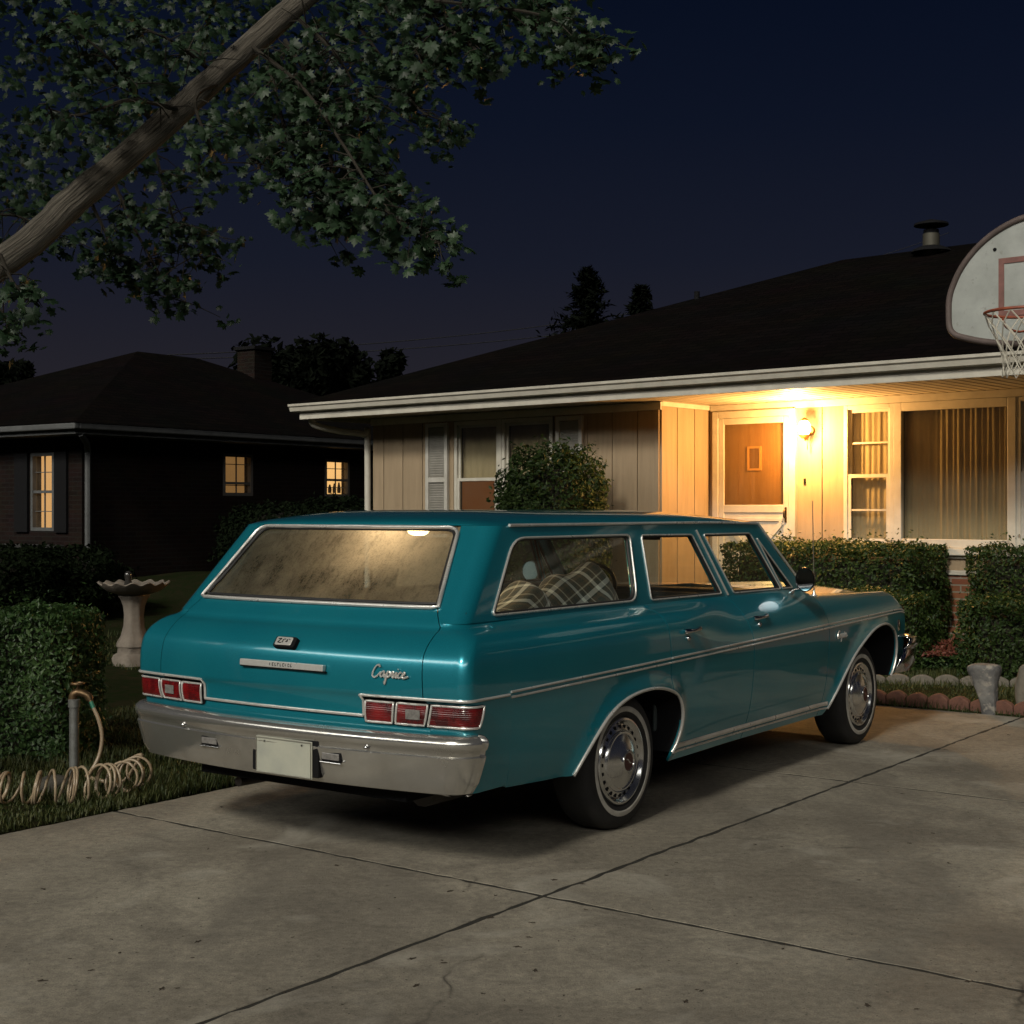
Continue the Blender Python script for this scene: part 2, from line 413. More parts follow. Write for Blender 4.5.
mb = MB()
Ls = [DL, 3.29, .61, -2.07, -4.75, -7.43]; Ss = [-7.30, -4.32, -1.34, 1.64, 4.62, 7.60, DS]
def slab(s0, s1, l0, l1):
    pts = []; g = .012; r = random.Random(int(s0*100+l0*10))
    def edge(a, b):
        n = max(2, int((Vector(b)-Vector(a)).length/.06)); o = []
        t = (Vector(b)-Vector(a)).normalized(); nn = Vector((-t.y, t.x))
        for i in range(n):
            p = Vector(a).lerp(Vector(b), i/n)+nn*(r.gauss(0, .0032)+(-.006*abs(r.gauss(0,1)) if r.random() < .08 else 0)) ; o.append(p)
        return o
    c = [(s0+g, l0-g), (s0+g, l1+g), (s1-g, l1+g), (s1-g, l0-g)]
    ol = []
    for i in range(4): ol += edge(c[i], c[(i+1) % 4])
    cen = Vector(((s0+s1)/2, (l0+l1)/2)); n = len(ol); vs = []
    for k, (sh, z) in enumerate(((.0, -.045), (.0, -.0022), (.0006, -.0004), (.0016, 0.0))):
        for p in ol:
            d = (cen-p); q = p+Vector((math.copysign(min(sh, abs(d.x)), d.x), math.copysign(min(sh, abs(d.y)), d.y)))
            w_ = dw(q.x, q.y, z); vs.append(tuple(w_))
    fs = []
    for k in range(3):
        for i in range(n):
            j = (i+1) % n; fs.append((k*n+i, k*n+j, (k+1)*n+j, (k+1)*n+i))
    fs.append(tuple(3*n+i for i in range(n)))
    mb.add(vs, fs)
for i in range(len(Ls)-1):
    for j in range(len(Ss)-1): slab(Ss[j], Ss[j+1], Ls[i], Ls[i+1])
tag(mb.build('driveway', CONC), kind='structure')
# dirt lying in the joints
mb = MB(); a = [dw(-7.3, DL-.01, -.0018), dw(DS-.01, DL-.01, -.0018), dw(DS-.01, -7.4, -.0018), dw(-7.3, -7.4, -.0018)]
mb.add([tuple(p) for p in a], [(0,1,2,3)])
tag(mb.build('driveway_joints', mat('joint_dirt', (.010,.009,.006), .95, c2=(.024,.021,.015), scale=25, bump=.5)), kind='structure')
# ------------------------------------------------------------------ the station wagon
CAR = empty('station_wagon', (-.2342, 7.3969, 0), R(55), label='teal 1960s station wagon with fogged rear glass and chrome bumpers parked on the concrete driveway', cat='car')

# metallic paint with a fine flake, a clear coat and a film of dust
m, nt, out = newmat('teal_car_paint'); L = nt.links.new
tc = nd(nt, 'ShaderNodeTexCoord')
b = nd(nt, 'ShaderNodeBsdfPrincipled', Roughness=.30, Metallic=.5); b.inputs['Coat Weight'].default_value = 1.; b.inputs['Coat Roughness'].default_value = .045
nz = nd(nt, 'ShaderNodeTexNoise', Scale=2.2, Detail=3., Roughness=.5); L(tc.outputs['Object'], nz.inputs['Vector'])
rp = nd(nt, 'ShaderNodeValToRGB'); e = rp.color_ramp.elements; e[0].position, e[1].position = .3, .75
e[0].color, e[1].color = rgba((.007,.200,.275)), rgba((.012,.235,.305)); L(nz.outputs['Fac'], rp.inputs[0])
fl = nd(nt, 'ShaderNodeTexNoise', Scale=420., Detail=2.); L(tc.outputs['Object'], fl.inputs['Vector'])
fr = nd(nt, 'ShaderNodeValToRGB'); fr.color_ramp.elements[0].position = .35; fr.color_ramp.elements[1].position = .68
fr.color_ramp.elements[0].color = (.80,.80,.80,1); fr.color_ramp.elements[1].color = (1.25,1.25,1.2,1); L(fl.outputs['Fac'], fr.inputs[0])
mx = nd(nt, 'ShaderNodeMix', data_type='RGBA', blend_type='MULTIPLY'); mx.inputs[0].default_value = .7; L(rp.outputs[0], mx.inputs[6]); L(fr.outputs[0], mx.inputs[7])
L(mx.outputs[2], b.inputs['Base Color'])
L(b.outputs[0], out.inputs[0]); PAINT = m

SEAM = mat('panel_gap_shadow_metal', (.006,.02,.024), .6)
PV = [.25,.33,.45,.60,.72,.80,.87,.93,.98,1.03,1.07,1.10]
PA = [(.915,.25),(.945,.33),(.975,.45),(.991,.60),(.998,.72),(.996,.80),(.983,.87),(.953,.935),(.918,.985),(.888,1.02),(.867,1.043),(.86,1.055)]
PB = [(.93,.25),(.955,.33),(.98,.45),(.995,.60),(1.001,.72),(1.002,.80),(1.000,.87),(.992,.935),(.970,.985),(.930,1.018),(.882,1.036),(.86,1.055)]
PC = [(.915,.25),(.945,.33),(.975,.45),(.990,.60),(.996,.72),(.992,.80),(.980,.87),(.955,.93),(.915,.980),(.87,1.004),(.80,1.004),(.72,.988)]
RA = [(-.50,.335),(-.43,.42),(-.34,.51),(-.24,.585),(-.12,.635),(.02,.660),(.16,.664),(.30,.644),(.41,.602),(.465,.53),(.475,.45),(.455,.37),(.428,.312)]
FA = [(2.45,.30),(2.53,.40),(2.64,.51),(2.78,.61),(2.95,.69),(3.12,.745),(3.28,.768),(3.42,.760),(3.54,.71),(3.605,.63),(3.615,.54),(3.59,.46),(3.555,.40)]
sm2 = lambda pts, sub=4: [(p.x, p.y) for p in smooth_path([(a, c, 0) for a, c in pts], sub)]
RAs, FAs = sm2(RA), sm2(FA)

def prof(v, x):
    wb = 1-sstep(.55, 1.22, x); wc = sstep(2.24, 2.46, x)
    a = crv(PV, PA, v); y, z = a
    if wb > 0: q = crv(PV, PB, v); y += (q[0]-y)*wb; z += (q[1]-z)*wb
    if wc > 0: q = crv(PV, PC, v); y += (q[0]-y)*wc; z += (q[1]-z)*wc
    if x > 2.3 and z > .8: z = .8+(z-.8)*(1-.22*((x-2.3)/1.5)**1.2)
    # the nose rolls over
    if x > 3.73 and z > .6: z -= .030*((x-3.73)/.12)**2*sstep(.7, .95, z)
    if v < .92:
        d = 1
        A = RAs if -.75 < x < .70 else (FAs if 2.2 < x < 3.86 else None)
        if A:
            for i in range(len(A)-1):
                ax_, ay_ = A[i]; dx, dy = A[i+1][0]-ax_, A[i+1][1]-ay_
                t = max(0, min(1, ((x-ax_)*dx+(v-ay_)*dy)/(dx*dx+dy*dy))); d = min(d, (x-ax_-t*dx)**2+(v-ay_-t*dy)**2)
        y += .018*math.exp(-d/.0022)
    t = 1-.012*max(0, min(1, -x/1.2))**2-.05*max(0, (x-2.2)/1.65)**2
    return y*t, z

def side(x, v, sg):
    y, z = prof(v, x); return Vector((x, sg*y, z))

TP = [.40,.56,.62,.742,.752,.775,.86,.925,.965,.995,1.018,1.030,1.042,1.055]
TX = [(-1.27,),(-1.30,),(-1.318,),(-1.326,),(-1.345,),(-1.350,),(-1.348,),(-1.333,),(-1.305,),(-1.272,),(-1.240,),(-1.216,),(-1.203,),(-1.199,)]
def tailx(z, y=0.8):
    c = .085*(y*y-.64)
    if z <= 1.055: x = crv(TP, TX, z)[0]
    else: x = -1.199+.91*(z-1.055)
    return x+c
RG = .085
def gs(x, z, sg): return Vector((x, sg*(.86-.222*(z-1.055)), z))     # greenhouse side

def panel(name, outline, fmap, mtl, parent, step=.035, holes=(), hstep=.022, flange=.014, flip=False):
    """sheet-metal panel: outline (and holes) in a 2D domain, meshed and laid on fmap(a, b); a turned-in edge all round"""
    def dense(loop):
        o = []
        for i in range(len(loop)):
            a, b_ = Vector(loop[i]), Vector(loop[(i+1) % len(loop)]); n = max(1, int(round((b_-a).length/hstep)))
            o += [a.lerp(b_, k/n) for k in range(n)]
        return o
    loops = [dense(outline)]+[dense(h) for h in holes]
    pts = []; edges = []
    for lp in loops:
        o = len(pts); pts += lp; n = len(lp); edges += [(o+i, o+(i+1) % n) for i in range(n)]
    arr = np.array([(p.x, p.y) for p in pts])
    def inside(x, y):
        c = False
        for lp in loops:
            n = len(lp)
            for i in range(n):
                a, b_ = lp[i], lp[(i+1) % n]
                if (a.y > y) != (b_.y > y) and x < (b_.x-a.x)*(y-a.y)/(b_.y-a.y)+a.x: c = not c
        return c
    x0, y0 = arr.min(0); x1, y1 = arr.max(0)
    for i in range(1, int((x1-x0)/step)+1):
        for j in range(1, int((y1-y0)/step)+1):
            p = (x0+i*step, y0+j*step)
            if ((arr-p)**2).sum(1).min() > (.45*step)**2 and inside(*p): pts.append(Vector(p))
    res = geometry.delaunay_2d_cdt([Vector((p[0], p[1])) for p in pts], edges, [], 0, 1e-6)
    V2, _, T = res[0], res[1], res[2]
    fs = []
    for t in T:
        c = sum((V2[i] for i in t), Vector((0, 0)))/len(t)
        if inside(c.x, c.y): fs.append(tuple(t))
    V = []; N = []; e = .003
    for p in V2:
        q = fmap(p.x, p.y); du = fmap(p.x+e, p.y)-fmap(p.x-e, p.y); dv = fmap(p.x, p.y+e)-fmap(p.x, p.y-e)
        n = du.cross(dv); n = n.normalized() if n.length > 1e-12 else Vector((0, 1, 0))
        if flip: n = -n
        V.append(q); N.append(n)
    # face orientation to follow the normals
    g = []
    for t in fs:
        a, b_, c = (V[i] for i in t[:3]); nn = (b_-a).cross(c-a)
        g.append(t if nn.dot(N[t[0]]) >= 0 else t[::-1])
    cnt = {}
    for t in g:
        for i in range(len(t)): cnt[(t[i], t[(i+1) % len(t)])] = 1
    bd = [k for k in cnt if (k[1], k[0]) not in cnt]
    vs = [tuple(p) for p in V]; nr = [tuple(n) for n in N]; mp = {}
    def dupv(i, inn):
        k = (i, inn)
        if k not in mp:
            mp[k] = len(vs); vs.append(tuple(V[i]-N[i]*(flange if inn else 0))); nr.append((0, 0, 0))
        return mp[k]
    nface = len(g)
    for a, b_ in bd: g.append((dupv(b_, 0), dupv(a, 0), dupv(a, 1), dupv(b_, 1)))
    me = bpy.data.meshes.new(name); me.from_pydata(vs, [], g); me.materials.append(mtl)
    me.polygons.foreach_set('use_smooth', [True]*len(g)); me.update()
    me.normals_split_custom_set_from_vertices(nr)
    return link(bpy.data.objects.new(name, me), parent)

def rounded(poly, rs, seg=5):
    out = []; n = len(poly)
    for i in range(n):
        p = Vector(poly[i]); a = (Vector(poly[i-1])-p).normalized(); b_ = (Vector(poly[(i+1) % n])-p).normalized(); r = rs[i] if isinstance(rs, (list, tuple)) else rs
        for k in range(seg+1):
            t = k/seg; q = p+a*r*(1-t)**2+b_*r*t*t; out.append((q.x, q.y))
    return out

G = .0034
QW = rounded([(-.965,1.078),(.272,1.078),(.318,1.405),(-.70,1.405)], [.035,.075,.03,.085])
RW = rounded([(.412,1.074),(1.195,1.070),(.985,1.397),(.437,1.402)], [.02,.015,.02,.02])
FW = rounded([(1.345,1.066),(1.965,1.062),(1.70,1.395),(1.118,1.397)], [.015,.015,.025,.02])
VW = rounded([(1.995,1.062),(2.135,1.062),(1.775,1.37)], [.01,.01,.02])
def xe(z): return -1.06+(z-1.055)*.79        # rear edge of the flat greenhouse side
GZ0, GZ1 = 1.055, 1.46
arcR = lambda lo, hi: [p for p in RAs if lo <= p[0] <= hi]
i0 = min(range(len(RAs)), key=lambda i: abs(RAs[i][0]-.36)+abs(RAs[i][1]-.62))
QUARTER = [(-1.0,1.10),(-1.0,.36)]+RAs[:i0]+[(.362-G,.626),(.358-G,.84),(.345-G,1.0),(.335-G,1.10)]
RDOOR = [(.335+G,1.10),(.345+G,1.0),(.358+G,.84),(.362+G,.624)]+RAs[i0+1:]+[(.437,.262),(1.305-G,.262),(1.318-G,.62),(1.315-G,.84),(1.29-G,.96),(1.252-G,1.10)]
FDOOR = [(1.252+G,1.10),(1.29+G,.96),(1.315+G,.84),(1.318+G,.62),(1.305+G,.262),(2.362-G,.262),(2.375-G,.62),(2.388-G,.84),(2.37-G,.95),(2.30-G,1.10)]
FENDER = [(2.30+G,1.10),(2.37+G,.95),(2.388+G,.84),(2.375+G,.62),(2.362+G,.262),(2.43,.262)]+FAs+[(3.62,.40),(3.80,.44),(3.835,.58),(3.85,.72),(3.852,.86),(3.85,1.10)]

DOORS = {}
for sg in (-1, 1):
    panel('quarter_panel', QUARTER, lambda x, v, s=sg: side(x, v, s), PAINT, CAR, flip=sg > 0)
    rd = panel('rear_side_door', RDOOR, lambda x, v, s=sg: side(x, v, s), PAINT, CAR, flip=sg > 0)
    fd = panel('front_side_door', FDOOR, lambda x, v, s=sg: side(x, v, s), PAINT, CAR, flip=sg > 0)
    DOORS[sg] = (rd, fd)
    fe = panel('fender', FENDER, lambda x, v, s=sg: side(x, v, s), PAINT, CAR, flip=sg > 0)
    OUT = [(xe(GZ0)+(xe(GZ1)-xe(GZ0))*k/12, GZ0+(GZ1-GZ0)*k/12) for k in range(13)]+[(1.815,GZ1),(2.05,1.25),(2.295,GZ0)]
    pf = panel('pillar_frame', OUT, lambda x, z, s=sg: gs(x, z, s), PAINT, CAR, holes=(QW, RW, FW, VW), flange=.03, flip=sg > 0)
    # mouldings round the windows, black rubber inside them, and the panes
    for wn, po, par in ((QW, .010, CAR), (RW, .006, rd), (FW, .006, fd), (VW, .004, fd)):
        path = [gs(x, z, sg)+Vector((0, sg*.003, 0)) for x, z in wn]
        MB().tube(path, .006 if wn is QW else .0048, 6, closed=True).build('window_moulding', SATIN, par, smooth=60)
        c = sum((Vector((x, 0, z)) for x, z in wn), Vector())/len(wn)
        inn = [p.lerp(Vector((c.x, p.y, c.z)), .03)+Vector((0, -sg*.010, 0)) for p in path]
        MB().tube(inn, .009, 6, closed=True).build('window_rubber', DARKRUB, par, smooth=60)
    for wn, haze, par in ((QW, .12, CAR), (RW, .12, rd), (FW, .10, fd), (VW, .05, fd)):
        gm = glass_mat('side_window_glass', (.92,.94,.90), haze*.35 if sg < 0 else haze*1.8, (.50,.46,.36), 2.6, .05)
        mbp = MB(); mbp.add([gs(x, z, sg)-Vector((0, sg*.014, 0)) for x, z in wn], [tuple(range(len(wn)))])
        mbp.build('window_glass', gm, par)

# rear corner: tail end of the quarter, rounded edge and the raked rear pillar in one skin
def level(v):
    """height, half width, tail x, corner radius, seam y, side edge x"""
    if v <= 1.10:
        y, z = prof(v, -1.0); r = .055+.03*sstep(.95, 1.10, v)
        if z > 1.03: ye = .78-.0*(z)
        ye = .79-.015*sstep(.76, 1.03, z)-.06*sstep(1.02, 1.125, z)
        xs = -1.0
        return z, y, tailx(z), r, ye, xs
    z = 1.055+(v-1.10); y = .86-.222*(z-1.055)
    ye = .79-.015-.06*sstep(1.02, 1.125, z) if z < 1.115 else .715-.32*(z-1.125)
    return z, y, tailx(z), RG, ye, xe(z)
def ring(v, n_s=6, n_a=9, n_t=6, ye=None, off=0.0):
    z, y, xr, r, y_e, xs = level(v)
    if ye is not None: y_e = ye
    o = []; bx = .085*((y-r)**2-.64)
    x_c = xr+bx+r
    for k in range(n_s): o.append((xs+(x_c-xs)*k/n_s, y))
    for k in range(n_a+1):
        q = PI/2*k/n_a; o.append((x_c-r*math.sin(q), y-r+r*math.cos(q)))
    for k in range(1, n_t+1):
        yy = (y-r)+(y_e-(y-r))*k/n_t; o.append((xr+.085*(yy*yy-.64), yy))
    return [(a, b_, z) for a, b_ in o]
VLEV = [.37,.45,.53,.60,.66,.71,.7415,.752,.758,.78]+list(np.arange(.80, 1.0999, .0125))+[1.10,1.1002]+list(np.arange(1.115, 1.505, .02))+[1.505]
for sg in (-1, 1):
    rows = [[Vector((x, sg*y, z)) for x, y, z in ring(v)] for v in VLEV]
    MB().grid(rows).build('rear_corner', PAINT, CAR, smooth=38)
# ---- roof
def roof_w(x):
    r = RG; x0 = -.8305
    if x > x0+r: return .77
    d = max(0, r-(x-x0)); return .77-r+math.sqrt(max(0, r*r-d*d))
def roofz(x, a):
    h = .072
    q = 1-max(0, (x-.9)/.95)**2*.55 if x > .9 else 1.0
    q *= math.sqrt(max(0, 1-max(0, (-.30-x)/.5306)**2)) if x < -.30 else 1
    drop = -.012*max(0, (x-.9)/.95)**2
    return 1.4605+drop+h*q*(1-abs(a)**4.0*.72-.28*abs(a)**22)
xs = [-.8305,-.828,-.822,-.812,-.80,-.785,-.765,-.74,-.70,-.65,-.58,-.5]+list(np.arange(-.4, 1.75, .1))+[1.76,1.80,1.83]
aa = [math.sin(PI/2*t)*(1 if abs(t) < 1 else 1) for t in np.linspace(-1, 1, 37)]
rows = [[Vector((x+(.03*(1-a*a) if x > 1.7 else 0)*((x-1.7)/.13)+(.085*(a*roof_w(x))**2-.0544)*(1 if x < -.7 else 0)*min(1, max(0, (-.7-x)/.13)), a*roof_w(x), roofz(x, a))) for a in aa] for x in xs]
MB().grid(rows).build('roof', PAINT, CAR, smooth=50)
for sg in (-1, 1):       # drip rails
    path = [Vector((x, sg*(roof_w(x)+.006), 1.462-.012*max(0, (x-.9)/.95)**2)) for x in np.linspace(-.72, 1.81, 40)]
    MB().tube(path, .008, 6).build('drip_rail', SATIN, CAR, smooth=60)
    ap = [gs(1.82+(2.30-1.82)*t, 1.455+(1.055-1.455)*t, sg)+Vector((.006, sg*.004, 0)) for t in np.linspace(0, 1, 12)]
    MB().tube(ap, .008, 6).build('pillar_moulding', SATIN, CAR, smooth=60)
    ap = [gs(1.04+.225*t, 1.42-.36*t, sg)+Vector((0, sg*.005, 0)) for t in np.linspace(0, 1, 8)]
    MB().tube(ap, .006, 6).build('pillar_moulding', SATIN, CAR, smooth=60)
# ---- tailgate
def tmap(y, z): return Vector((tailx(z, y)-.0005, y, z))
def ysm(z): return .79-.015*sstep(.76, 1.03, z)-.06*sstep(1.02, 1.125, z)-.004
side_r = [(-ysm(z), z) for z in np.linspace(1.112, .762, 26)]
TG = side_r+[(-.478,.762),(-.476,.668)]+[(.476,.668),(.478,.762)]+[(-a, b_) for a, b_ in side_r[::-1]]
tg = panel('tailgate', TG, tmap, PAINT, CAR, step=.022, flip=True)
# strip of body below the tailgate and behind the lamps
rows = [[Vector((tailx(z, y)+(.012 if z > .64 else .0), y, z)) for y in np.linspace(-.80, .80, 21)] for z in (.40,.5,.56,.60,.64,.67,.70,.73)]
MB().grid(rows).build('rear_valance', PAINT, CAR, smooth=60)
# dark inner shell behind the seams
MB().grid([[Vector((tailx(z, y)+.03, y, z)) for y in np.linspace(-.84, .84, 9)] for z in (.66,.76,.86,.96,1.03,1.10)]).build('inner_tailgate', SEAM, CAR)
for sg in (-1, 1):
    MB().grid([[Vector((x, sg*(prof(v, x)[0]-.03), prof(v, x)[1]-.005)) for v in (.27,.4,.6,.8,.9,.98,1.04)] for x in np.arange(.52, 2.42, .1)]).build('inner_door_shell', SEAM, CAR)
# rear glass: misted, lit from inside by the dome lamp
m, nt, out = newmat('fogged_rear_glass'); L = nt.links.new
tc = nd(nt, 'ShaderNodeTexCoord')
def nz_(scale, det=5., st=(1,1,1), loc=(0,0,0)):
    mp = nd(nt, 'ShaderNodeMapping'); mp.inputs['Scale'].default_value = st; mp.inputs['Location'].default_value = loc; L(tc.outputs['Object'], mp.inputs[0])
    n = nd(nt, 'ShaderNodeTexNoise', Scale=scale, Detail=det, Roughness=.62); L(mp.outputs[0], n.inputs['Vector']); return n.outputs['Fac']
def mrange(f, a, b_, c, d):
    r = nd(nt, 'ShaderNodeMapRange'); L(f, r.inputs[0])
    for k, q in enumerate((a, b_, c, d)): r.inputs[k+1].default_value = q
    return r.outputs[0]
def mth(op, a, b_):
    n = nd(nt, 'ShaderNodeMath', operation=op)
    for k, q in enumerate((a, b_)):
        if isinstance(q, (int, float)): n.inputs[k].default_value = q
        else: L(q, n.inputs[k])
    n.use_clamp = True
    return n.outputs[0]
big = mrange(nz_(3.0, 5, (1,1,1.6)), .36, .62, .55, .98)
drop_ = mrange(nz_(110, 3), .34, .50, .72, 1.0)
runs = mrange(nz_(9, 4, (2.5,3.2,.35)), .34, .48, .72, 1.0)
fac0 = mth('MULTIPLY', mth('MULTIPLY', big, drop_), runs)
sp = nd(nt, 'ShaderNodeSeparateXYZ'); L(tc.outputs['Object'], sp.inputs[0])
def blob_(y0, z0, wy, wz):
    u_ = nd(nt, 'ShaderNodeMath', operation='MULTIPLY_ADD'); L(sp.outputs[1], u_.inputs[0]); u_.inputs[1].default_value = 1/wy; u_.inputs[2].default_value = -y0/wy
    v_ = nd(nt, 'ShaderNodeMath', operation='MULTIPLY_ADD'); L(sp.outputs[2], v_.inputs[0]); v_.inputs[1].default_value = 1/wz; v_.inputs[2].default_value = -z0/wz
    q_ = nd(nt, 'ShaderNodeMath', operation='MULTIPLY'); L(u_.outputs[0], q_.inputs[0]); L(u_.outputs[0], q_.inputs[1])
    r_ = nd(nt, 'ShaderNodeMath', operation='MULTIPLY_ADD'); L(v_.outputs[0], r_.inputs[0]); L(v_.outputs[0], r_.inputs[1]); L(q_.outputs[0], r_.inputs[2])
    return mrange(r_.outputs[0], .2, 1.2, 1., 0.)
wiped = mth('MULTIPLY', mth('MAXIMUM', blob_(-.05, 1.20, .34, .075), blob_(.42, 1.23, .20, .10)), mrange(nz_(4.5, 4, (1.5,1.6,.5)), .35, .62, 0., 1.))
fac = mth('SUBTRACT', fac0, mth('MULTIPLY', wiped, .42))
df = nd(nt, 'ShaderNodeBsdfDiffuse'); df.inputs[0].default_value = (.095,.105,.095,1)
tl = nd(nt, 'ShaderNodeBsdfTranslucent'); tl.inputs[0].default_value = (.90,.87,.77,1)
ms = nd(nt, 'ShaderNodeMixShader'); ms.inputs[0].default_value = .72; L(df.outputs[0], ms.inputs[1]); L(tl.outputs[0], ms.inputs[2])
tr = nd(nt, 'ShaderNodeBsdfTransparent'); tr.inputs[0].default_value = (.75,.80,.76,1)
m1 = nd(nt, 'ShaderNodeMixShader'); L(fac, m1.inputs[0]); L(tr.outputs[0], m1.inputs[1]); L(ms.outputs[0], m1.inputs[2])
gl = nd(nt, 'ShaderNodeBsdfGlossy', Roughness=.05); f_ = schlick(nt)
m2 = nd(nt, 'ShaderNodeMixShader'); L(f_, m2.inputs[0]); L(m1.outputs[0], m2.inputs[1]); L(gl.outputs[0], m2.inputs[2]); L(m2.outputs[0], out.inputs[0])
FOG = m
def rg(y, z, off=0.0): return Vector((tailx(z, y)+off, y, z))
def ye_g(z): return .715-.32*(z-1.125)
zz = np.linspace(1.118, 1.455, 14)
rows = [[rg(t*(ye_g(z)-.006), z, .016) for t in np.linspace(-1, 1, 25)] for z in zz]
MB().grid(rows).build('rear_window', FOG, tg, smooth=180)
fr_ = [(-ye_g(z), z) for z in np.linspace(1.122, 1.425, 8)]+[(-ye_g(1.45)+.012, 1.447),(-ye_g(1.455)+.04, 1.4555)]
loop = fr_+[(t*.55, 1.457) for t in np.linspace(-1, 1, 12)]+[(-a, b_) for a, b_ in fr_[::-1]]+[(t*.69, 1.117) for t in np.linspace(1, -1, 12)]
MB().tube([rg(a, b_-(.004 if b_ > 1.43 else 0), -.009) for a, b_ in loop], .0095, 6, closed=True).build('window_moulding', SATIN, tg, smooth=60)
MB().tube([rg(a*.975, b_+(.012 if b_ < 1.2 else -.013)*1.0, .004) for a, b_ in loop], .009, 6, closed=True).build('window_rubber', DARKRUB, tg, smooth=60)
# chrome along the tailgate foot, over the lamps and round on to the side moulding
def along_tail(z, ys_, off):
    return [Vector((tailx(z, y)-off, y, z)) for y in ys_]
def wrap(z, x_end, sg, off, v=None):
    """points on the skin at height z, from the tail at y=.48 round the corner to x_end on the side"""
    o = []; r_ = ring(v or z, 8, 10, 10, ye=.482)
    for x, y, zz_ in r_[::-1]:
        if x > x_end: continue
        o.append((x, y))
    P = [Vector((x, sg*y, z)) for x, y in o]
    out_ = []
    for i, p in enumerate(P):
        a = P[max(0, i-1)]; c = P[min(len(P)-1, i+1)]; t = (c-a); n = Vector((-t.y, t.x, 0)) if sg < 0 else Vector((t.y, -t.x, 0))
        n.normalize(); n = n if n.x*1.0+0 < .2 else -n
        if n.dot(Vector((p.x+1.1, p.y*.4, 0))) < 0: n = -n
        out_.append(p+n*off)
    return out_
for sg in (-1, 1):
    top = wrap(.7575, -1.02, sg, .004)
    MB().tube(top, .0065, 6).build('lamp_moulding', SATIN, CAR, smooth=60)
    MB().tube([tmap(sg*.478, z)+Vector((-.004, 0, 0)) for z in np.linspace(.7575, .668, 5)], .006, 6).build('lamp_moulding', SATIN, CAR, smooth=60)
MB().tube([tmap(y, .668)+Vector((-.004, 0, 0)) for y in np.linspace(-.478, .478, 15)], .0065, 6).build('tailgate_moulding', SATIN, tg, smooth=60)

# ---- tail lamps: three lenses a side, each in a chrome frame, in a dark recess
m, nt, out = newmat('red_lens'); L = nt.links.new
tc = nd(nt, 'ShaderNodeTexCoord'); b = nd(nt, 'ShaderNodeBsdfPrincipled', Roughness=.14); b.inputs['Coat Weight'].default_value = .6
nz = nd(nt, 'ShaderNodeTexNoise', Scale=14., Detail=3.); L(tc.outputs['Object'], nz.inputs['Vector'])
rp = nd(nt, 'ShaderNodeValToRGB'); e = rp.color_ramp.elements; e[0].position, e[1].position = .35, .7; e[0].color, e[1].color = rgba((.045,.003,.004)), rgba((.20,.008,.009)); L(nz.outputs['Fac'], rp.inputs[0]); L(rp.outputs[0], b.inputs['Base Color'])
wv = nd(nt, 'ShaderNodeTexWave', Scale=38., wave_type='BANDS', bands_direction='Z'); L(tc.outputs['Object'], wv.inputs['Vector'])
bp = nd(nt, 'ShaderNodeBump', Strength=.35, Distance=.004); L(wv.outputs['Fac'], bp.inputs['Height']); L(bp.outputs[0], b.inputs['Normal']); L(b.outputs[0], out.inputs[0]); LENS = m
CLEAR = mat('clear_lens', (.20,.19,.18), .2, c2=(.12,.115,.11), scale=60)
def path_frac(P, t):
    d = [0]
    for i in range(1, len(P)): d.append(d[-1]+(P[i]-P[i-1]).length)
    q = t*d[-1]
    for i in range(1, len(P)):
        if d[i] >= q:
            k = (q-d[i-1])/max(1e-9, d[i]-d[i-1]); return P[i-1].lerp(P[i], k)
    return P[-1]
for sg in (-1, 1):
    zb, zt = .640, .738
    lo_, hi_ = wrap(zb, -1.215, sg, .004), wrap(zt, -1.215, sg, .004)
    MB().grid([[path_frac(lo_, t).lerp(path_frac(hi_, t), k/3) for t in np.linspace(0, 1, 40)] for k in range(4)]).build('lamp_recess', BLACK, CAR, smooth=60)
    tot = sum((lo_[i]-lo_[i-1]).length for i in range(1, len(lo_)))
    edges_ = [(.012, .142), (.158, .295), (.312, tot-.004)]
    for k, (d0, d1) in enumerate(edges_):
        rows = []
        o0, o1 = wrap(zb+.006, -1.215, sg, .010), wrap(zt-.006, -1.215, sg, .010)
        for i in range(9):
            t_ = i/8; pil = .006*math.sin(PI*t_)**.6
            a_, b2 = wrap(zb+.006, -1.215, sg, .010+pil), wrap(zt-.006, -1.215, sg, .010+pil)
            rows.append([path_frac(a_, q/tot).lerp(path_frac(b2, q/tot), t_) for q in np.linspace(d0, d1, 22)])
        lamp_o = MB().grid(rows).build('tail_lamp', LENS, CAR, smooth=60)
        per = rows[0]+[r[-1] for r in rows[1:-1]]+rows[-1][::-1]+[r[0] for r in rows[1:-1]][::-1]
        MB().tube(per, .0052, 6, closed=True).build('lamp_frame', SATIN, lamp_o, smooth=60)
        if k == 1:
            c = rows[4][11]; t_ = (rows[4][14]-rows[4][8]).normalized()
            q0, q1 = path_frac(wrap(.69, -1.215, sg, .02), .195/tot), path_frac(wrap(.69, -1.215, sg, .02), .258/tot)
            MB().grid([[q0.lerp(q1, i/4)+Vector((0, 0, dz)) for i in range(5)] for dz in (-.020, 0, .020)]).build('backup_lens', CLEAR, lamp_o)

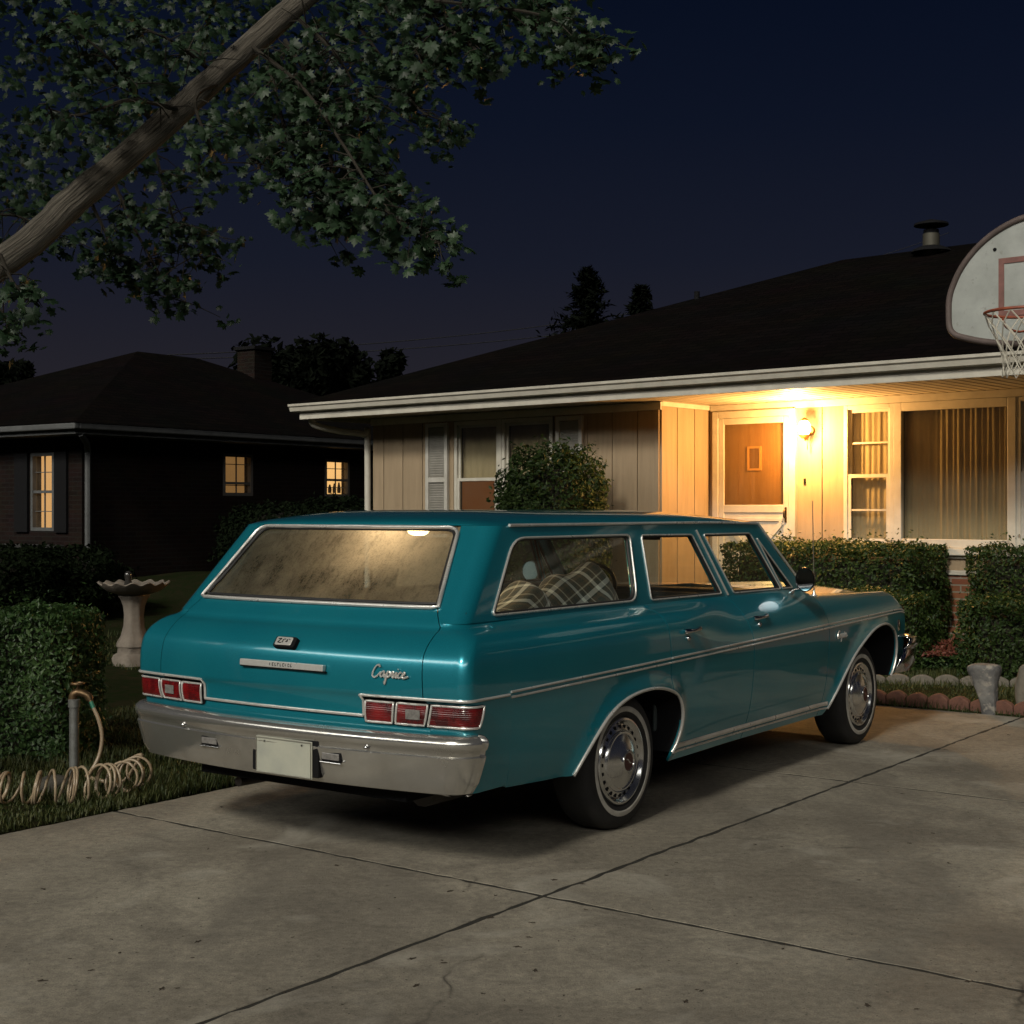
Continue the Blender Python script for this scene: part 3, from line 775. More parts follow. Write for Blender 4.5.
# ---- bumpers: a pressed section swept round the ends
BP = [(-.03,.598),(.03,.618),(.060,.612),(.076,.598),(.080,.580),(.074,.560),(.066,.552),(.064,.535),(.070,.528),(.066,.505),(.050,.420),(.030,.375),(-.02,.362)]
def sweep(path, prof_, sg_=1):
    rows = []
    for i, p in enumerate(path):
        a = path[max(0, i-1)]; c = path[min(len(path)-1, i+1)]; t = (c-a).normalized(); n = Vector((t.y, -t.x, 0))*sg_
        rows.append([p+n*o+Vector((0, 0, z)) for o, z in prof_])
    return rows
def bplan(h, xe_, xc, yw, r=.07, n=24):
    """plan line from right end to left end"""
    o = [Vector((xe_, -yw, 0)), Vector((xe_*.5+(xc+.11)*.5, -yw-.002, 0))]
    x_c = xc+.085
    for k in range(7):
        q = PI/2*k/6; o.append(Vector((x_c+r-r*math.sin(q), -(yw-r)-r*math.cos(q), 0)))
    for t in np.linspace(-1, 1, n)[1:-1]:
        o.append(Vector((xc+.085*abs(t)**2.2, t*(yw-r), 0)))
    return o+[Vector((p.x, -p.y, 0)) for p in o[8::-1]]
pb = bplan(0, -1.245, -1.385, .955)
rows = sweep(pb, BP, -1)
for i, p in enumerate(pb):      # ends are cut on a slant, the lower edge tucks in
    for j, (o, z) in enumerate(BP):
        k = (.6-z)/.24
        if abs(p.y) > .90: rows[i][j].x -= .0*k; rows[i][j].y *= 1-.030*k*k
rb = MB().grid(rows).build('rear_bumper', CHROME_WORN, CAR, smooth=42, recalc=True)
sol = rb.modifiers.new('thick', 'SOLIDIFY'); sol.thickness = .006; sol.offset = -1
def bump_face(y, z, off):
    i = min(range(9, len(pb)-9), key=lambda k: abs(pb[k].y-y)); o = crv([-q[1] for q in BP[8:]], [(q[0],) for q in BP[8:]], -z)[0]
    return Vector((pb[i].x-o-off, y, z))
for sg in (-1, 1):
    c = bump_face(sg*.365, .492, .0); 
    MB().box((c.x-.002, c.y-.055, c.z-.021), (c.x+.03, c.y+.055, c.z+.021)).build('reverse_lamp_housing', BLACK, rb, bevel=.004)
    MB().box((c.x-.006, c.y-.048, c.z-.012), (c.x-.0022, c.y+.048, c.z+.016)).build('reverse_lamp', CLEAR, rb, bevel=.003)
    MB().box((c.x-.010, c.y-.060, c.z-.026), (c.x+.0, c.y+.060, c.z-.0205)).build('reverse_lamp_lip', CHROME, rb, bevel=.002)
    MB().lathe([(0,.012),(.006,.011),(.010,.006),(.012,0)], 12, Matrix.Translation(bump_face(sg*.55, .548, .004)) @ Matrix.Rotation(R(-90), 4, 'Y')).build('bumper_bolt', CHROME, rb, smooth=60)
# plate recess and the blank plate
MB().box((-1.4465,-.300,.395),(-1.40,.090,.556)).build('plate_recess', BLACK, rb, bevel=.006)
pm = mat('number_plate', (.40,.40,.33), .5, c2=(.30,.31,.27), scale=7, bump=.1, bscale=25, ramp=(.3,.7))
plt = MB().box((-1.4545,-.270,.388),(-1.4475,.060,.548)).build('license_plate', pm, CAR, bevel=.004)
fp = [(-1.4555,-.265,.393),(-1.4555,.055,.393),(-1.4555,.055,.543),(-1.4555,-.265,.543)]
MB().tube(fp, .0035, 6, closed=True).build('plate_frame', mat('plate_frame_metal', (.34,.33,.28), .4, .6), plt)
for y in (-.215, .005): MB().lathe([(0,.004),(.005,.003),(.006,0)], 8, Matrix.Translation((-1.4555, y, .528)) @ Matrix.Rotation(R(-90), 4, 'Y')).build('plate_screw', CHROME, plt)
# ---- tailgate badge, bar and script
def tail_frame(y, z):
    p = tmap(y, z); up = (tmap(y, z+.01)-tmap(y, z-.01)).normalized(); ac = (tmap(y-.01, z)-tmap(y+.01, z)).normalized(); n = ac.cross(up).normalized()
    if n.x > 0: n = -n
    return Matrix((( ac.x, n.x, up.x, p.x), (ac.y, n.y, up.y, p.y), (ac.z, n.z, up.z, p.z), (0, 0, 0, 1)))   # a right, d outward, b up
M0 = tail_frame(-.055, .945)
bd = MB().prism(rounded([(-.062,-.026),(.062,-.026),(.062,.026),(-.062,.026)], .012), -.002, .022, M0).build('tailgate_badge', BLACK, tg, bevel=.003)
MB().prism(rounded([(-.050,-.019),(.044,-.019),(.044,.021),(-.050,.021)], .008), .0222, .027, M0).build('badge_face', SATIN, bd, bevel=.002)
st = MB()
for a0, b0, a1, b1 in ((-.036,.010,-.018,.012),(-.018,.012,-.034,-.008),(-.034,-.008,-.014,-.009),(-.006,.008,.006,.010),(-.006,.008,-.008,-.008),(.010,-.002,.022,.0),(.018,.010,.014,-.006),(.024,.010,.032,.009)):
    st.tube([M0 @ Vector((a0, .0275, b0)), M0 @ Vector((a1, .0275, b1))], .0022, 5)
st.build('badge_lettering', BLACK, bd)
M1 = tail_frame(-.055, .857)
hb = MB().prism(rounded([(-.245,-.014),(.245,-.014),(.245,.014),(-.245,.014)], .004), -.002, .020, M1).build('tailgate_bar', SATIN, tg, bevel=.004)
MB().prism([(-.247,-.019),(.252,-.019),(.252,-.0142),(-.247,-.0142)], -.002, .012, M1).build('bar_shadow_strip', BLACK, hb)
st = MB(); r_ = random.Random(3)
for k in range(9):
    a = -.062+k*.0155
    st.tube([M1 @ Vector((a, .0205, -.005)), M1 @ Vector((a, .0205, .006))], .0016, 4)
    if k % 2: st.tube([M1 @ Vector((a, .0205, .006)), M1 @ Vector((a+.008, .0205, .006))], .0016, 4)
    if k % 3: st.tube([M1 @ Vector((a, .0205, -.005)), M1 @ Vector((a+.008, .0205, -.005))], .0016, 4)
st.build('bar_lettering', BLACK, hb)
# the cursive word, one stroke per letter, joined
SCRIPT = [[(.62,.78),(.50,.95),(.25,.85),(.08,.45),(.10,.08),(.35,-.05),(.62,.15),(.80,.40)],                       # C
          [(1.18,.40),(1.02,.46),(.85,.25),(.92,.02),(1.10,.12),(1.20,.42),(1.20,.10),(1.30,.02),(1.42,.25)],         # a
          [(1.42,.25),(1.50,.48),(1.40,-.35),(1.44,-.50),(1.48,.30),(1.64,.46),(1.76,.25),(1.64,.02),(1.52,.10)],     # p
          [(1.66,.06),(1.84,.20),(1.92,.46),(2.06,.40),(2.02,.08),(2.14,.04),(2.26,.25)],                             # r
          [(2.26,.25),(2.34,.46),(2.32,.08),(2.42,.03),(2.54,.22)],                                                   # i
          [(2.80,.38),(2.66,.46),(2.54,.22),(2.62,.02),(2.80,.06),(2.94,.20)],                                        # c
          [(2.94,.20),(3.12,.34),(3.04,.47),(2.92,.24),(3.02,.02),(3.26,.06),(3.50,.16)],                             # e
          [(2.40,.66),(2.42,.70)]]
def script(M, h, rad, parent, name):
    mbx = MB()
    for st_ in SCRIPT:
        P = smooth_path([(a*h, .005, b_*h) for a, b_ in st_], 4) if len(st_) > 2 else [Vector((a*h, .005, b_*h)) for a, b_ in st_]
        P = [Vector((p.x+p.z*.25, p.y, p.z)) for p in P]
        mbx.tube([M @ p for p in P], rad, 5)
    return mbx.build(name, SATIN, parent, smooth=60)
M2 = tail_frame(-.54, .838)
script(M2, .052, .0042, tg, 'script_badge')
# ---- side brightwork
for sg in (-1, 1):
    def zm(x): return .757+(x+1.02)*.0182
    for dz, x0 in ((.011, -1.02), (-.011, -1.02)):
        for (a, b_, par) in ((x0, .352, CAR), (.366, 1.312, CAR), (1.322, 2.382, CAR), (2.392, 3.846, CAR)):
            P = []
            for x in np.linspace(a, b_, max(4, int((b_-a)/.06))):
                p = side(x, zm(x)+dz, sg); P.append(p+Vector((0, sg*.003, 0)))
            MB().tube(P, .0055, 6).build('side_moulding', SATIN, CAR, smooth=60)
    P = [side(x, .335, sg)+Vector((0, sg*.004, 0)) for x in np.linspace(.445, 2.435, 30)]
    MB().tube(P, .0125, 8, flat=.5).build('sill_moulding', SATIN, CAR, smooth=60)
    P = [side(x, .306, sg)+Vector((0, sg*.002, 0)) for x in np.linspace(.445, 2.435, 30)]
    MB().tube(P, .006, 6).build('sill_moulding', SATIN, CAR, smooth=60)
    for A in (RAs, FAs):
        MB().tube([side(x, v, sg)+Vector((0, sg*.002, 0)) for x, v in A], .0085, 6).build('arch_moulding', SATIN, CAR, smooth=60)
        # wheel house: flange and dark liner
        rows = [[side(x, v, sg)-Vector((0, sg*d, 0)) for x, v in A] for d in (.004, .05, .30, .42)]
        MB().grid(rows).build('wheel_house', BLACK, CAR)
        MB().add([side(x, v, sg)-Vector((0, sg*.42, 0)) for x, v in A], [tuple(range(len(A)))]).build('wheel_house', BLACK, CAR)
    # door handles
    for hx, hz in ((.50, .912), (1.385, .922)):
        par = DOORS[sg][0 if hx < 1 else 1]
        P = [side(hx+t*.16, hz+.006*t, sg)+Vector((0, sg*(.006+.026*math.sin(PI*min(1, max(0, t)))**.5), 0)) for t in np.linspace(0, 1, 12)]
        h_ = MB().tube(P, [.012,.013,.012,.010,.009,.009,.009,.009,.010,.012,.013,.011], 8).build('door_handle', CHROME, par, smooth=60)
        bt = side(hx+.035, hz-.034, sg)
        MB().lathe([(0,.016),(.010,.014),(.013,.006),(.013,0)], 12, Matrix.Translation(bt) @ Matrix.Rotation(R(90)*-sg, 4, 'X')).build('lock_button', CHROME, h_, smooth=60)
    # script low on the fender and a small crest near the nose
    p = side(2.50, .735, sg)
    Ms = Matrix(((1, 0, 0, p.x), (0, -1, 0, p.y), (0, 0, 1, p.z), (0, 0, 0, 1)))
    if sg > 0: Ms = Matrix(((-1, 0, 0, p.x+.17), (0, 1, 0, p.y), (0, 0, 1, p.z), (0, 0, 0, 1)))
    script(Ms, .045, .0048, CAR, 'fender_script')
    q = side(3.70, .735, sg)
    MB().lathe([(0,.008),(.022,.006),(.028,0)], 14, Matrix.Translation(q) @ Matrix.Rotation(R(90)*-sg, 4, 'X') @ Matrix.Scale(1.5, 4, (0,1,0))).build('fender_crest', CHROME, CAR, smooth=60)
# ---- hood, nose, windshield
def hoodp(x, y):
    z0 = prof(1.10, x)[1]; yy = prof(1.10, x)[0]-.004
    t = y/yy; z = z0+.052*(1-abs(t)**2.2)+.012*math.exp(-(y/.10)**2)
    if x > 3.7: z -= .022*((x-3.7)/.15)**2
    return Vector((x, y, z))
hxs = [2.40,2.405,2.45,2.6,2.8,3.0,3.2,3.4,3.55,3.65,3.73,3.79,3.83,3.85]
MB().grid([[hoodp(x+.10*(1-(t*t))*(1 if x < 2.5 else 0)*.6, t*(prof(1.10, x)[0]-.004)) for t in np.linspace(-1, 1, 27)] for x in hxs]).build('hood', PAINT, CAR, smooth=50)
MB().grid([[Vector((2.27+.17*(1-t*t)+d, t*.87, 1.045-.012*t*t-q)) for t in np.linspace(-1, 1, 15)] for d, q in ((-.02, 0), (.06, .004), (.17, .012))]).build('cowl', PAINT, CAR, smooth=60)
ws = []
for k in range(13):
    t = k/12; z = 1.05+t*(1.452-1.05); yw = (.86-.222*(z-1.055))-.012; xb = 2.285+(1.822-2.285)*t
    ws.append([Vector((xb+(.17*(1-t)+.06*t)*(1-a*a), a*yw, z)) for a in np.linspace(-1, 1, 17)])
MB().grid(ws).build('windshield', glass_mat('windshield_glass', (.90,.94,.90), .04, (.5,.47,.38), 3), CAR, smooth=180)
MB().tube(ws[-1], .010, 6).build('window_moulding', SATIN, CAR, smooth=60)
nose = [[Vector((3.842-.02*abs(t)**3, t*.80, z)) for t in np.linspace(-1, 1, 15)] for z in (.42,.60,.62,.86,.90)]
MB().grid(nose).build('grille_panel', BLACK, CAR)
gr = MB()
for k in range(9): gr.box((3.846,-.52,.64+k*.025), (3.862,.52,.648+k*.025))
gr.build('grille', SATIN, CAR)
for sg in (-1, 1):
    for y in (.60, .755):
        M = Matrix.Translation((3.845, sg*y, .74)) @ Matrix.Rotation(R(90), 4, 'Y')
        hl = MB().lathe([(0,.022),(.04,.02),(.066,.010),(.072,0)], 20, M).build('headlight', CLEAR, CAR, smooth=60)
        MB().tube([M @ Vector((.074*math.cos(q), .074*math.sin(q), .006)) for q in np.linspace(0, 2*PI, 21)[:-1]], .008, 6, closed=True).build('headlight_rim', CHROME, hl, smooth=60)
fb = [Vector((3.60, -.945, 0)), Vector((3.72, -.955, 0)), Vector((3.83, -.958, 0))]
for k in range(1, 6):
    q = PI/2*k/5; fb.append(Vector((3.87+.09*math.sin(q), -.87-.09*math.cos(q), 0)))
for t in np.linspace(-1, 1, 13)[1:-1]: fb.append(Vector((3.96+.05*(1-t*t), t*.85, 0)))
fb = fb+[Vector((p.x, -p.y, 0)) for p in fb[7::-1]]
FP = [(-.03,.64),(.02,.655),(.060,.645),(.072,.62),(.066,.59),(.05,.575),(.048,.56),(.052,.55),(.040,.46),(.015,.41),(-.02,.40)]
rows = sweep(fb, FP, 1)
n_ = len(fb)
for i, r_ in enumerate(rows):
    if i < 3 or i >= n_-3:      # the wings: only the lower half runs back to the arch
        for j in range(len(r_)):
            k = max(0, (r_[j].z-.47)/.19); j2 = i if i < 3 else n_-1-i
            r_[j].x += (2-j2)*.095*k
fbo = MB().grid(rows).build('front_bumper', CHROME, CAR, smooth=42)
so_ = fbo.modifiers.new('thick', 'SOLIDIFY'); so_.thickness = .006

# ---- wheels
TYRE = mat('tyre_rubber', (.009,.009,.010), .75, c2=(.016,.015,.014), scale=9, bump=.15, bscale=80)
WHITEW = mat('whitewall_rubber', (.52,.50,.45), .6, c2=(.36,.34,.30), scale=12)
EMBL = mat('hub_emblem', (.05,.008,.008), .3)
def wheel(x, sg):
    ro = .33; y0 = sg*.93
    W = empty('wheel', (x, y0, ro-.004)); W.parent = CAR; W.rotation_euler = (R(90) if sg < 0 else R(-90), 0, 0)   # local z points outward
    W.rotation_euler = (R(90), 0, 0) if sg < 0 else (R(-90), 0, 0)
    pr = [(.205,-.19),(.25,-.212),(.298,-.205),(.320,-.185),(.329,-.155),(.330,-.05),(.324,-.022),(.312,-.006),(.295,.004),(.280,.008),(.262,.009),(.2585,.0115),(.240,.0115),(.2365,.008),(.222,.002),(.212,-.008),(.208,-.02)]
    mis = [0]*(len(pr)-1); mis[11] = 1; mis[10] = 1; mis[12] = 1
    t = MB().lathe(pr, 56, mis=mis)
    for k in range(4):      # tread grooves
        pass
    t.build('tyre', [TYRE, WHITEW], W, smooth=40)
    hc = [(.2095,-.022),(.211,-.004),(.206,.004),(.198,.006),(.192,.001),(.186,-.010),(.176,-.016),(.168,-.014),(.150,-.006),(.146,.001),(.140,.006),(.134,.006),(.130,.003),(.122,.008),(.100,.018),(.080,.026),(.062,.031),(.056,.034),(.052,.040),(.046,.041),(.043,.036),(0,.036)]
    h = MB().lathe(hc, 48)
    h.build('hub_cap', HUBM, W, smooth=32)
    sl = MB()
    for k in range(24):      # slots pressed round the rim
        q = 2*PI*k/24; M = Matrix.Rotation(q, 4, 'Z') @ Matrix.Translation((.163, 0, -.0125))
        sl.box((-.011,-.008,-.002), (.011,.008,.0035), M)
    sl.build('hub_slot_ring', BLACK, W, bevel=.002)
    em = MB().lathe([(0,.0375),(.042,.0372)], 24); em.build('hub_emblem', EMBL, W)
    ch = MB()
    ch.prism([(-.026,-.004),(-.008,.003),(.008,-.003),(.026,.004),(.026,.011),(.008,.004),(-.008,.010),(-.026,.003)], .0, .002, Matrix.Translation((0,0,.0385)) @ Matrix.Rotation(R(-90), 4, 'X') @ Matrix.Rotation(R(35), 4, 'Y'))
    ch.build('hub_mark', CHROME, W)
    rim = MB().lathe([(.206,-.02),(.19,-.05),(.18,-.16),(.205,-.19)], 32); rim.build('rim', DARKRUB, W, smooth=60)
    MB().lathe([(0,-.06),(.18,-.06)], 24).build('wheel_backing', BLACK, W)
for x in (0, 3.05):
    for sg in (-1, 1): wheel(x, sg)
# ---- underside
ub = MB()
ub.box((-1.25,-.62,.30), (3.7,.62,.34))
ub.box((.50,-.90,.27), (2.40,.90,.30))
ub.build('underbody', BLACK, CAR)
MB().tube([(-1.18,.45,.26),(-.6,.45,.25),(-.3,.42,.28)], .024, 8).build('exhaust_pipe', mat('exhaust_metal', (.06,.05,.045), .6, .7), CAR, smooth=60)
MB().tube([(0,-.72,.32),(0,.72,.32)], .045, 10).build('rear_axle', BLACK, CAR, smooth=60)
ms_ = MB().tube([(-.95,-.46,.28),(-.55,-.46,.28)], .07, 10); ms_.build('muffler', mat('muffler_metal', (.07,.065,.06), .6, .6), CAR, smooth=60)
# ---- mirrors and antenna
MIRROR_REFL = mat('painted_reflection_mirror_glass', (.40,.56,.60), .35, c2=(.30,.48,.54), scale=40)  # bright bluish reflection put into the base colour of the far mirror
for sg in (-1, 1):
    b0 = Vector((2.02, sg*.90, 1.035)); hd = Vector((2.0 if sg < 0 else 2.05, sg*1.0, 1.118))
    mr_ = MB().tube(smooth_path([b0, b0+Vector((0, sg*.03, .02)), hd+Vector((.03, 0, -.05)), hd+Vector((.02, 0, 0))], 4), [.016]*3+[.011]*10, 8).build('side_mirror', CHROME, CAR, smooth=60)
    M = Matrix.Translation(hd) @ Matrix.Rotation(R(-90), 4, 'Y') @ Matrix.Rotation(R(6*sg), 4, 'X')
    MB().lathe([(.058,.0),(.062,.004),(.063,-.006),(.055,-.030),(.034,-.048),(0,-.055)], 24, M @ Matrix.Scale(1.15, 4, (1,0,0))).build('mirror_housing', CHROME if sg > 0 else mat('mirror_shell', (.05,.055,.06), .25, .9), mr_, smooth=60)
    MB().lathe([(0,.0),(.057,.0)], 24, M @ Matrix.Scale(1.15, 4, (1,0,0))).build('mirror_glass', MIRROR_REFL if sg > 0 else mat('dark_mirror_glass', (.35,.37,.40), .08, 1.), mr_)
an = MB().tube([(2.44,-.87,.995),(2.432,-.872,1.10),(2.405,-.875,1.585)], [.0045,.0036,.0026], 6).build('antenna', mat('antenna_steel', (.40,.38,.34), .3, .9), CAR, smooth=60)
MB().lathe([(.020,0),(.018,.012),(.009,.03),(.005,.055)], 12, Matrix.Translation((2.44,-.87,.985))).build('antenna_base', SATIN, an, smooth=60)
# ---- interior
VINYL = mat('dark_teal_vinyl', (.022,.034,.036), .5, c2=(.035,.045,.045), scale=7, bump=.1, bscale=90)
TRIMC = mat('interior_card', (.05,.055,.05), .7)
HEADL = mat('headliner_cloth', (.30,.28,.23), .9, c2=(.24,.22,.18), scale=8)
MB().grid([[Vector((x, t*(roof_w(x)-.03), 1.452-.010*t*t-.012*max(0, (x-.9)/.9)**2)) for t in np.linspace(-1, 1, 9)] for x in (-.78,-.6,0,.6,1.2,1.78)]).build('headliner', HEADL, CAR)
MB().box((-1.18,-.80,.66), (.42,.80,.70)).build('cargo_floor', TRIMC, CAR)
MB().box((.40,-.80,.34), (2.3,.80,.37)).build('cabin_floor', TRIMC, CAR)
for sg in (-1, 1):
    MB().box((-1.12, sg*.80-.02, .68), (.40, sg*.80+.02, 1.045)).build('cargo_side_panel', TRIMC, CAR, bevel=.01)
    MB().box((.46, sg*.845-.012, .40), (2.25, sg*.845+.012, 1.05)).build('door_card', VINYL, DOORS[sg][0] if False else CAR, bevel=.01)
def bench(x, zb, ztop, nm):
    s = MB().box((x-.02,-.72,zb), (x+.52,.72,zb+.18)).build(nm, VINYL, CAR, bevel=.05, bseg=4)
    M = Matrix.Translation((x, 0, zb+.1)) @ Matrix.Rotation(R(-12), 4, 'Y')
    MB().box((-.16,-.72,0), (.02,.72,ztop-zb-.1), M).build('seat_backrest', VINYL, s, bevel=.06, bseg=4)
    return s
bench(.62, .52, 1.02, 'rear_bench_seat'); bench(1.38, .50, 1.085, 'front_bench_seat')
MB().box((2.08,-.80,.72), (2.36,.80,1.035)).build('dashboard', VINYL, CAR, bevel=.05, bseg=4)
c = Vector((1.82, .40, 1.005)); M = Matrix.Translation(c) @ Matrix.Rotation(R(-62), 4, 'Y')
sw = MB().tube([M @ Vector((.195*math.cos(q), .195*math.sin(q), 0)) for q in np.linspace(0, 2*PI, 33)[:-1]], .013, 8, closed=True)
for q in (R(10), R(170)): sw.tube([M @ Vector((0,0,-.02)), M @ Vector((.19*math.sin(q+PI/2-1.57)*1, .19*math.cos(q), 0))], .010, 6)
sw.lathe([(0,.02),(.05,.012),(.06,-.02)], 16, M)
sw.tube([M @ Vector((0,0,-.02)), M @ Vector((0,0,-.42))], .03, 8)
sw.build('steering_wheel', mat('wheel_plastic', (.02,.022,.022), .35), CAR, smooth=60)
MB().box((1.82,-.12,1.345), (1.84,.12,1.405)).build('rear_view_mirror', BLACK, CAR, bevel=.008)
for sg in (-1, 1): MB().box((1.66, sg*.40-.20, 1.385), (1.80, sg*.40+.20, 1.40)).build('sun_visor', TRIMC, CAR, bevel=.008)
DOME = (-.61, -.17, 1.438)
dl = MB().lathe([(0,-.030),(.022,-.028),(.036,-.018),(.041,.002)], 20, Matrix.Translation(DOME) @ Matrix.Scale(1.5, 4, (0,1,0))).build('dome_lamp', emit_mat('dome_lamp_glow', (1, .66, .30), 26), CAR, smooth=60)
MB().tube([Vector(DOME)+Vector((.045*math.cos(q), .067*math.sin(q), .006)) for q in np.linspace(0, 2*PI, 25)[:-1]], .005, 6, closed=True).build('dome_lamp_rim', CHROME, dl, smooth=60)
lamp('dome_light', (-.70, -.22, 1.375), 3.8, (1, .67, .35), .05, CAR)

# ------------------------------------------------------------------ plaid blanket heaped in the load bay
m, nt, out = newmat('plaid_wool'); L = nt.links.new
uvn = nd(nt, 'ShaderNodeUVMap'); sp = nd(nt, 'ShaderNodeSeparateXYZ'); L(uvn.outputs[0], sp.inputs[0])
def tartan(src):
    fr = nd(nt, 'ShaderNodeMath', operation='FRACT'); L(src, fr.inputs[0])
    r = nd(nt, 'ShaderNodeValToRGB'); cr_ = r.color_ramp; cr_.interpolation = 'CONSTANT'
    st_ = [(0,(.040,.062,.056)),(.20,(.13,.105,.070)),(.32,(.040,.062,.056)),(.38,(.95,1.0,.94)),(.55,(.040,.062,.056)),(.72,(.10,.085,.06)),(.79,(.66,.66,.54)),(.85,(.10,.085,.06))]
    while len(cr_.elements) < len(st_): cr_.elements.new(.5)
    for e_, (p_, c_) in zip(cr_.elements, st_): e_.position = p_; e_.color = rgba(c_)
    L(fr.outputs[0], r.inputs[0]); return r.outputs[0]
mx = nd(nt, 'ShaderNodeMix', data_type='RGBA'); mx.inputs[0].default_value = .5; mx.clamp_result = False; L(tartan(sp.outputs[0]), mx.inputs[6]); L(tartan(sp.outputs[1]), mx.inputs[7])
b = nd(nt, 'ShaderNodeBsdfPrincipled', Roughness=.95); b.inputs['Sheen Weight'].default_value = .3; L(mx.outputs[2], b.inputs['Base Color'])
tcc = nd(nt, 'ShaderNodeTexCoord'); nzz = nd(nt, 'ShaderNodeTexNoise', Scale=160.); L(tcc.outputs['Object'], nzz.inputs['Vector']); bpp = nd(nt, 'ShaderNodeBump', Strength=.4, Distance=.004); L(nzz.outputs['Fac'], bpp.inputs['Height']); L(bpp.outputs[0], b.inputs['Normal'])
L(b.outputs[0], out.inputs[0])
def carw(p): return Vector((-.2342, 7.3969, 0))+Matrix.Rotation(R(55), 3, 'Z') @ Vector(p)
def bl_h(x, y):
    h = .50*math.exp(-(((x-.17)/.37)**2+((y+.55)/.33)**2)**1.2)
    h = max(h, .0)+.45*math.exp(-(((x+.46)/.30)**2+((y+.62)/.24)**2)**1.3)+.12*math.exp(-(((x+.10)/.6)**2+((y+.05)/.4)**2))
    h += .045*math.sin(x*9+y*6)*math.sin(y*11-x*4)*min(1, h*4)+.028*math.sin(x*19-y*13+1.3*math.sin(y*9))*min(1, h*4)
    e_ = min(sstep(-1.02, -.86, x), 1-sstep(.40, .44, x), sstep(-.775, -.72, y), 1-sstep(.45, .6, y))
    return .708+max(0.004, h)*e_
nx, ny = 90, 80
V = []; UV = []; F = []
for i in range(nx):
    for j in range(ny):
        x = -1.0+1.44*i/(nx-1); y = -.77+1.32*j/(ny-1); z = bl_h(x, y)
        V.append(tuple(carw((x, y, z)))); UV.append((0, 0))
G_ = np.array(V).reshape(nx, ny, 3)
du = np.zeros((nx, ny)); du[1:] = np.cumsum(np.linalg.norm(np.diff(G_, axis=0), axis=2), 0); dv_ = np.zeros((nx, ny)); dv_[:, 1:] = np.cumsum(np.linalg.norm(np.diff(G_, axis=1), axis=2), 1)
UV = [(float(du[i, j]*.94+dv_[i, j]*.34)*7.0, float(dv_[i, j]*.94-du[i, j]*.34)*7.0) for i in range(nx) for j in range(ny)]
for i in range(nx-1):
    for j in range(ny-1):
        F.append((i*ny+j, (i+1)*ny+j, (i+1)*ny+j+1, i*ny+j+1))
bo = np_mesh('plaid_blanket', V, F, m, smooth=True)
ul = bo.data.uv_layers.new(name='UVMap'); li = np.zeros(len(bo.data.loops), dtype=np.int32); bo.data.loops.foreach_get('vertex_index', li)
ul.data.foreach_set('uv', np.array(UV, dtype=np.float32)[li].ravel())
sd = bo.modifiers.new('thick', 'SOLIDIFY'); sd.thickness = .012
tag(bo, 'dark green plaid blanket heaped in the load bay behind the rear side window', 'blanket')
# ------------------------------------------------------------------ the house: local x along the front, y back into it
HYAW = math.atan2(-.6524795, .7578064)
HO = Vector((1.55136, 15.0, 0))
HOUSE = empty('ranch_house', HO, HYAW, label='beige ranch house with lit front porch and dark hipped shingle roof', cat='house')
def hw(u, o, z=0.0): return HO+Vector((.7578064*u+.6524795*o, -.6524795*u+.7578064*o, z))
SIDING = mat('beige_board_siding', (.335,.25,.160), .75, c2=(.275,.203,.128), scale=2.5, bump=.25, bscale=30, stretch=(6,6,.6))
GROOVE = mat('siding_groove', (.10,.075,.05), .9)
SHUT = mat('shutter_paint', (.48,.46,.42), .6, c2=(.40,.38,.34), scale=8)
BRICK = brick_mat('house_brick', (.30,.115,.065), (.22,.085,.05), (.30,.25,.20))
SOFF = mat('soffit_boards_paint', (.56,.49,.37), .6, c2=(.49,.42,.31), scale=5)
RD_ = .95
GB = .10      # walls start below ground
def boards(name, u0, u1, z0, z1, y, par=HOUSE, axis='x', w=.333, face=-1, off=0.0):
    """vertical boards with narrow grooves between, on a dark backing"""
    mbx = MB(); g = .006; n = 0
    a = u0+off
    edges_ = [u0]
    while a < u1-.02:
        if a > u0+.03: edges_.append(a)
        a += w
    edges_.append(u1)
    for i in range(len(edges_)-1):
        lo, hi = edges_[i]+(g if i else 0), edges_[i+1]-(g if i < len(edges_)-2 else 0)
        if axis == 'x': mbx.box((lo, y, z0), (hi, y+.02, z1))
        else: mbx.box((y, lo, z0), (y+.02, hi, z1))
    o = mbx.build(name, SIDING, par)
    return o
def backing(u0, u1, z0, z1, y, axis='x', t=.10):
    return (u0, y+.0205, z0, u1, y+t, z1) if axis == 'x' else (y+.0205, u0, z0, y+t, u1, z1)
bk = MB()
# front wall of the bedroom wing, with an opening for the twin window
for u0, u1, z0, z1, of in ((-4.33,-2.96,GB,2.58,.19),(-1.42,0,GB,2.58,.13),(-2.96,-1.42,GB,1.20,0)):
    boards('front_wall', u0, u1, z0, z1, 0, off=of)
    q = backing(u0, u1, z0, z1, 0); bk.box(q[:3], q[3:])
# return wall of the porch
boards('porch_return_wall', .021, RD_-.0, GB, 2.62, -.02, axis='y', off=.30)
bk.box((-.14,.02,GB), (-.0005-.0205,RD_,2.62))
